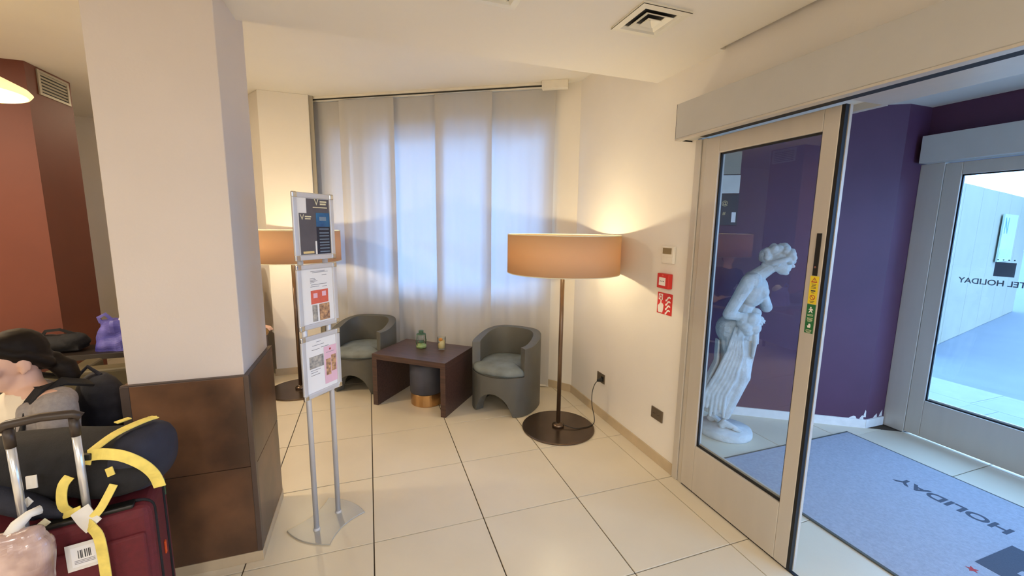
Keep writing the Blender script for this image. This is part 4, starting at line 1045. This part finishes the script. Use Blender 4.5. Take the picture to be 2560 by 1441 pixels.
band('strap', [(.690, -.196, .700), (.725, -.212, .688), (.750, -.216, .660), (.758, -.217, .60), (.758, -.216, .50), (.756, -.216, .36)], .015, upv=(0, -1, .1))
band('label_tag', [(.655, -.186, .742), (.69, -.196, .712), (.728, -.206, .690)], .026, 'tag_white', (0, -1, .4))
link('shoulder_pad', blob(MB().cap((.20*D0, -.12, .80), (.44*D0, -.155, .745), .045, .036).cap((.44*D0, -.155, .745), (.58*D0, -.165, .725), .03, .020), .008, 2), 'navy_fabric', du)
band('strap_end', [(.455, -.165, .865), (.460, -.172, .825)], .014, 'tag_white', (0, -1, 0)); band('strap_end', [(.445, -.190, .800), (.470, -.195, .785)], .012, 'tag_white', (0, -1, 0))
band('strap_end', [(.505, -.205, .712), (.540, -.205, .730)], .011, 'cream_print', (0, -1, 0)); MB().ball((.490*D0, -.206, .700), (.014, .009, .016)).build('orange_clip', 'orange_tag', du, smooth=True)

# ------------------------------------------------------------------ crumpled plastic bag in front of the case
# hangs by its twisted neck from the left handle tube
pb = thing('plastic_bag', 'pinkish crumpled plastic bag hanging on the front of the suitcase', 'bag', (-.990, -2.405, .135))
b = MB(); n1, n2 = 56, 40; v = []
for j in range(n2+1):
    t_ = PI*j/n2
    for i in range(n1):
        a = 2*PI*i/n1; sq_ = lambda q, e: math.copysign(abs(q)**e, q); p = Vector((.095*abs(math.sin(t_))**.45*sq_(math.cos(a), .6), .040*abs(math.sin(t_))**.6*sq_(math.sin(a), .8), .115*-sq_(math.cos(t_), .7)))
        d = abs(mnoise.noise(p*13))*.038-.010+abs(mnoise.noise(p*27))*.012
        v.append((p.x*(1+d*3), p.y*(1+d*9), .52+p.z+d*.4+.10*p.x))
b.add(v, [(j*n1+i, j*n1+(i+1) % n1, (j+1)*n1+(i+1) % n1, (j+1)*n1+i) for j in range(n2) for i in range(n1)])
b.build('pouch', 'pink_plastic', pb, smooth=False)
MB().tube([(.01, .01, .615), (.018, .02, .645), (.036, .035, .662), (.05, .055, .660)], [.026, .017, .012, .014], 8).build('twisted_neck', 'tag_white', pb, smooth=True)
sb = thing('tote_bag', 'dark cloth bag standing on the floor under the pink plastic bag', 'bag', (-1.06, -2.45, 0))
link('sack', blob(MB().ball((0, 0, .17), (.15, .085, .17)).box(-.13, .13, -.07, .07, .004, .12), .012, 5), 'navy_fabric', sb)
MB().tube([(-.05, 0, .31), (-.05, .005, .33), (0, .01, .345), (.05, .005, .33), (.05, 0, .31)], .008, 8).build('handle', 'black_fabric', sb, smooth=True)

# ------------------------------------------------------------------ lounge behind the person
def armchair(name, loc, rz, w_, label, m='sofa_olive', hb=.62):
    t = thing(name, label, 'armchair', loc, rz)
    MB().box(-w_/2+.10, w_/2-.10, -.30, .24, .14, .40).build('seat', m, t, bevel=.03, seg=3)
    MB().box(-w_/2, w_/2, .22, .36, .10, hb).build('backrest', m, t, bevel=.025, seg=3)
    for s in (-1, 1):
        MB().box(s*(w_/2-.06)-.06, s*(w_/2-.06)+.06, -.32, .24, .10, .54).build('armrest', m, t, bevel=.025, seg=3)
        for y in (-.27, .3): MB().cone((s*(w_/2-.07), y, 0), (s*(w_/2-.07), y, .12), .018, .024, 12).build('leg', 'bronze_dark', t)
    return t
armchair('armchair', (-1.80, .10, 0), PI+.12, .78, 'low olive brown armchair with its back turned, behind the seated person')
lt = thing('low_table', 'long dark low table in front of the brown pillar', 'table', (-2.40, .78, 0))
MB().box(-.75, .62, -.20, .17, .47, .52).build('tabletop', 'dark_leather', lt, bevel=.004)
for x in (-.70, .57):
    for y in (-.16, .13): MB().box(x-.025, x+.025, y-.025, y+.025, 0, .47).build('leg', 'dark_leather', lt)
MB().box(-.75, -.10, -.215, -.20, .475, .528).build('front_edge', 'tan_wood', lt)
vb = thing('carrier_bag', 'crumpled violet blue carrier bag on the low table', 'bag', (-2.15, .72, .521))
b = MB(); v = []; n1, n2 = 30, 16
for j in range(n2+1):
    u = j/n2
    for i in range(n1):
        a = 2*PI*i/n1; r = 1-.25*u*u; p = Vector((.155*r*math.cos(a), .09*r*math.sin(a), .27*u))
        d = mnoise.noise(p*11+Vector((3, 1, 2)))*.03
        v.append((p.x+d*math.cos(a), p.y+d*math.sin(a), max(0, p.z+d*.5*(u > .8))))
b.add(v, [(j*n1+i, j*n1+(i+1) % n1, (j+1)*n1+(i+1) % n1, (j+1)*n1+i) for j in range(n2) for i in range(n1)]+[list(range(n1))[::-1], list(range(n2*n1, (n2+1)*n1))])
b.build('bag_body', 'bag_violet', vb, smooth=False)
link('tissue', blob(MB().ball((.09, -.01, .27), (.07, .04, .05)).ball((.13, .0, .25), .04), .008, 2), 'tag_white', vb)
MB().tube([(-.10, -.02, .25), (-.11, -.03, .30), (-.06, -.03, .33), (-.02, -.02, .27)], 0, flat=(.015, .003, (0, 1, 0))).build('bag_handle', 'bag_violet', vb)
bb = thing('shoulder_bag', 'soft black shoulder bag slumped on the low table beside the violet bag', 'bag', (-2.56, .76, .530))
link('bag_body', blob(MB().ball((0, 0, .07), (.19, .12, .075)).ball((.08, -.02, .10), (.10, .09, .06)).ball((-.1, 0, .09), (.09, .09, .06)).box(-.14, .14, -.08, .08, .001, .05), .01, 4), 'black_fabric', bb)
MB().tube([(-.14, -.02, .12), (-.08, -.05, .19), (.02, -.06, .20), (.12, -.03, .14)], 0, flat=(.012, .003, (0, 1, 0))).build('strap', 'black_fabric', bb)
dc = thing('dining_chair', 'dark high-backed chair by the beige wall, half hidden by the column', 'chair', (-2.06, 1.75, 0), .2)
MB().box(-.20, .20, -.20, .22, .42, .47).build('seat', 'dark_leather', dc, bevel=.015)
MB().box(-.20, .20, .18, .22, .47, 1.00).build('backrest', 'dark_leather', dc, bevel=.015)
for x in (-.18, .18):
    for y in (-.18, .2): MB().cone((x, y, 0), (x, y, .42), .016, .02, 10).build('leg', 'bronze_dark', dc)
# pendant lamp at the top left corner
pl_ = thing('pendant_lamp', 'cream disc shaped pendant lamp at the left edge', 'lamp', (-2.13, -.62, 2.40))
MB().lathe([(.02, .135), (.10, .115), (.22, .07), (.31, .02), (.325, .0), (.31, -.02), (.30, -.022), (.30, -.016), (.20, .05), (.02, .11)], 48).build('shade', 'pendant_shade', pl_, smooth=True)
MB().cone((0, 0, .13), (0, 0, .585), .004, .004, 8).build('cord', 'black_plastic', pl_)
MB().lathe([(.05, .60), (.05, .585), (.04, .575)], 20).build('ceiling_rose', 'white_plastic', pl_)
MB().ball((0, 0, -.0), (.05, .05, .045)).build('bulb', 'bulb', pl_, smooth=True)
l = bpy.data.lights.new('pendant_light', 'POINT'); l.energy = 22; l.color = (1.0, .68, .38); l.shadow_soft_size = .05
o = bpy.data.objects.new('pendant_light', l); C.objects.link(o); o.parent = pl_; o.location = (0, 0, -.07)

# ------------------------------------------------------------------ what shows between column and cream pillar
bt = thing('armchair', 'dark tub armchair with tan arm tops half hidden between column and cream pillar', 'armchair', (-1.375, .985, 0), .2)
aa = [math.radians(38+284*i/40) for i in range(41)]
def arm_ring(ro, ri, z0, z1):
    v = []
    for a in aa: v += [(ro*math.sin(a), -ro*math.cos(a), z0), (ro*math.sin(a), -ro*math.cos(a), z1), (ri*math.sin(a), -ri*math.cos(a), z1), (ri*math.sin(a), -ri*math.cos(a), z0)]
    return MB().add(v, [(i*4+k, (i+1)*4+k, (i+1)*4+(k+1) % 4, i*4+(k+1) % 4) for i in range(40) for k in range(4)]+[(0, 1, 2, 3), (163, 162, 161, 160)])
arm_ring(.355, .27, .0, .50).build('shell', 'wenge', bt, bevel=.006)
arm_ring(.360, .255, .50, .525).build('arm_top', 'tan_wood', bt, bevel=.008, seg=3)
MB().lathe([(.25, .12), (.262, .14), (.262, .40), (.24, .42)], 40).build('seat', 'dark_leather', bt, smooth=True)
VO = Vector((-1.385, 1.04, 0)); VF = Vector((.2, -.98, 0)).normalized(); VL = Vector((-VF.y, VF.x, 0))
VB = Matrix((VL, -VF, UP)).transposed()
def vp(f_, l_, z): return VF*f_+VL*l_+UP*z
vs = thing('person', 'seated person in dark clothes behind the column, folded hands on the tan armrest', 'person', VO)
b = MB(); b.ball(vp(0, 0, 1.26), (.075, .095, .115), M=VB); b.ball(vp(.05, 0, 1.20), (.05, .05, .06), M=VB); b.cap(vp(.095, 0, 1.27), vp(.112, 0, 1.235), .009, .013)
for s in (-1, 1): b.ball(vp(0, s*.076, 1.25), (.007, .018, .032), M=VB)
b.cap(vp(0, 0, 1.18), vp(0, 0, 1.07), .055, .06); b.ball(vp(0, 0, .92), (.17, .10, .18), M=VB); b.ball(vp(0, 0, .62), (.16, .12, .18), M=VB)
for s in (-1, 1):
    b.cap(vp(0, s*.19, 1.0), vp(.08, s*.26, .74), .052, .044); b.cap(vp(.08, s*.26, .74), vp(.14, .20+.04*s, .625-.02*s), .044, .032)
    hand_(b, vp(.14, .22+.04*s, .62-.02*s), VF*.35+VL*.9, UP, 1.05)
    b.cap(vp(0, s*.10, .52), vp(.24, s*.13, .50), .085, .065); b.cap(vp(.24, s*.13, .50), vp(.20, s*.13, .09), .06, .042)
link('body', blob(b, .0075, 3), 'skin', vs)
b = MB(); b.ball(vp(0, 0, .91), (.185, .115, .19), M=VB); b.ball(vp(0, 0, .62), (.175, .135, .19), M=VB); b.cap(vp(0, -.15, 1.02), vp(0, .15, 1.02), .06)
for s in (-1, 1): b.cap(vp(0, s*.19, 1.0), vp(.08, s*.26, .74), .064, .056); b.cap(vp(.08, s*.26, .74), vp(.125, .17+.05*s, .645-.02*s), .055, .042)
link('jacket', blob(b, .009, 3), 'black_fabric', vs)
b = MB()
for s in (-1, 1): b.cap(vp(0, s*.10, .52), vp(.24, s*.13, .50), .095, .075); b.cap(vp(.24, s*.13, .50), vp(.20, s*.13, .10), .072, .055)
link('trousers', blob(b, .01, 3), 'jeans', vs)
for s in (-1, 1): link('shoe', blob(MB().cap(vp(.19, s*.13, .045), vp(.33, s*.14, .04), .044, .038), .009, 2), 'black_fabric', vs)
b = MB(); b.ball(vp(-.02, 0, 1.30), (.083, .095, .095), M=VB); b.ball(vp(-.05, 0, 1.24), (.07, .06, .08), M=VB)
link('hair', blob(b, .008, 3), 'hair', vs)
for s in (-1, 1): MB().ball(vp(.083, s*.03, 1.275), .0115, 12, 8).build('eye', 'eye_white', vs, smooth=True)
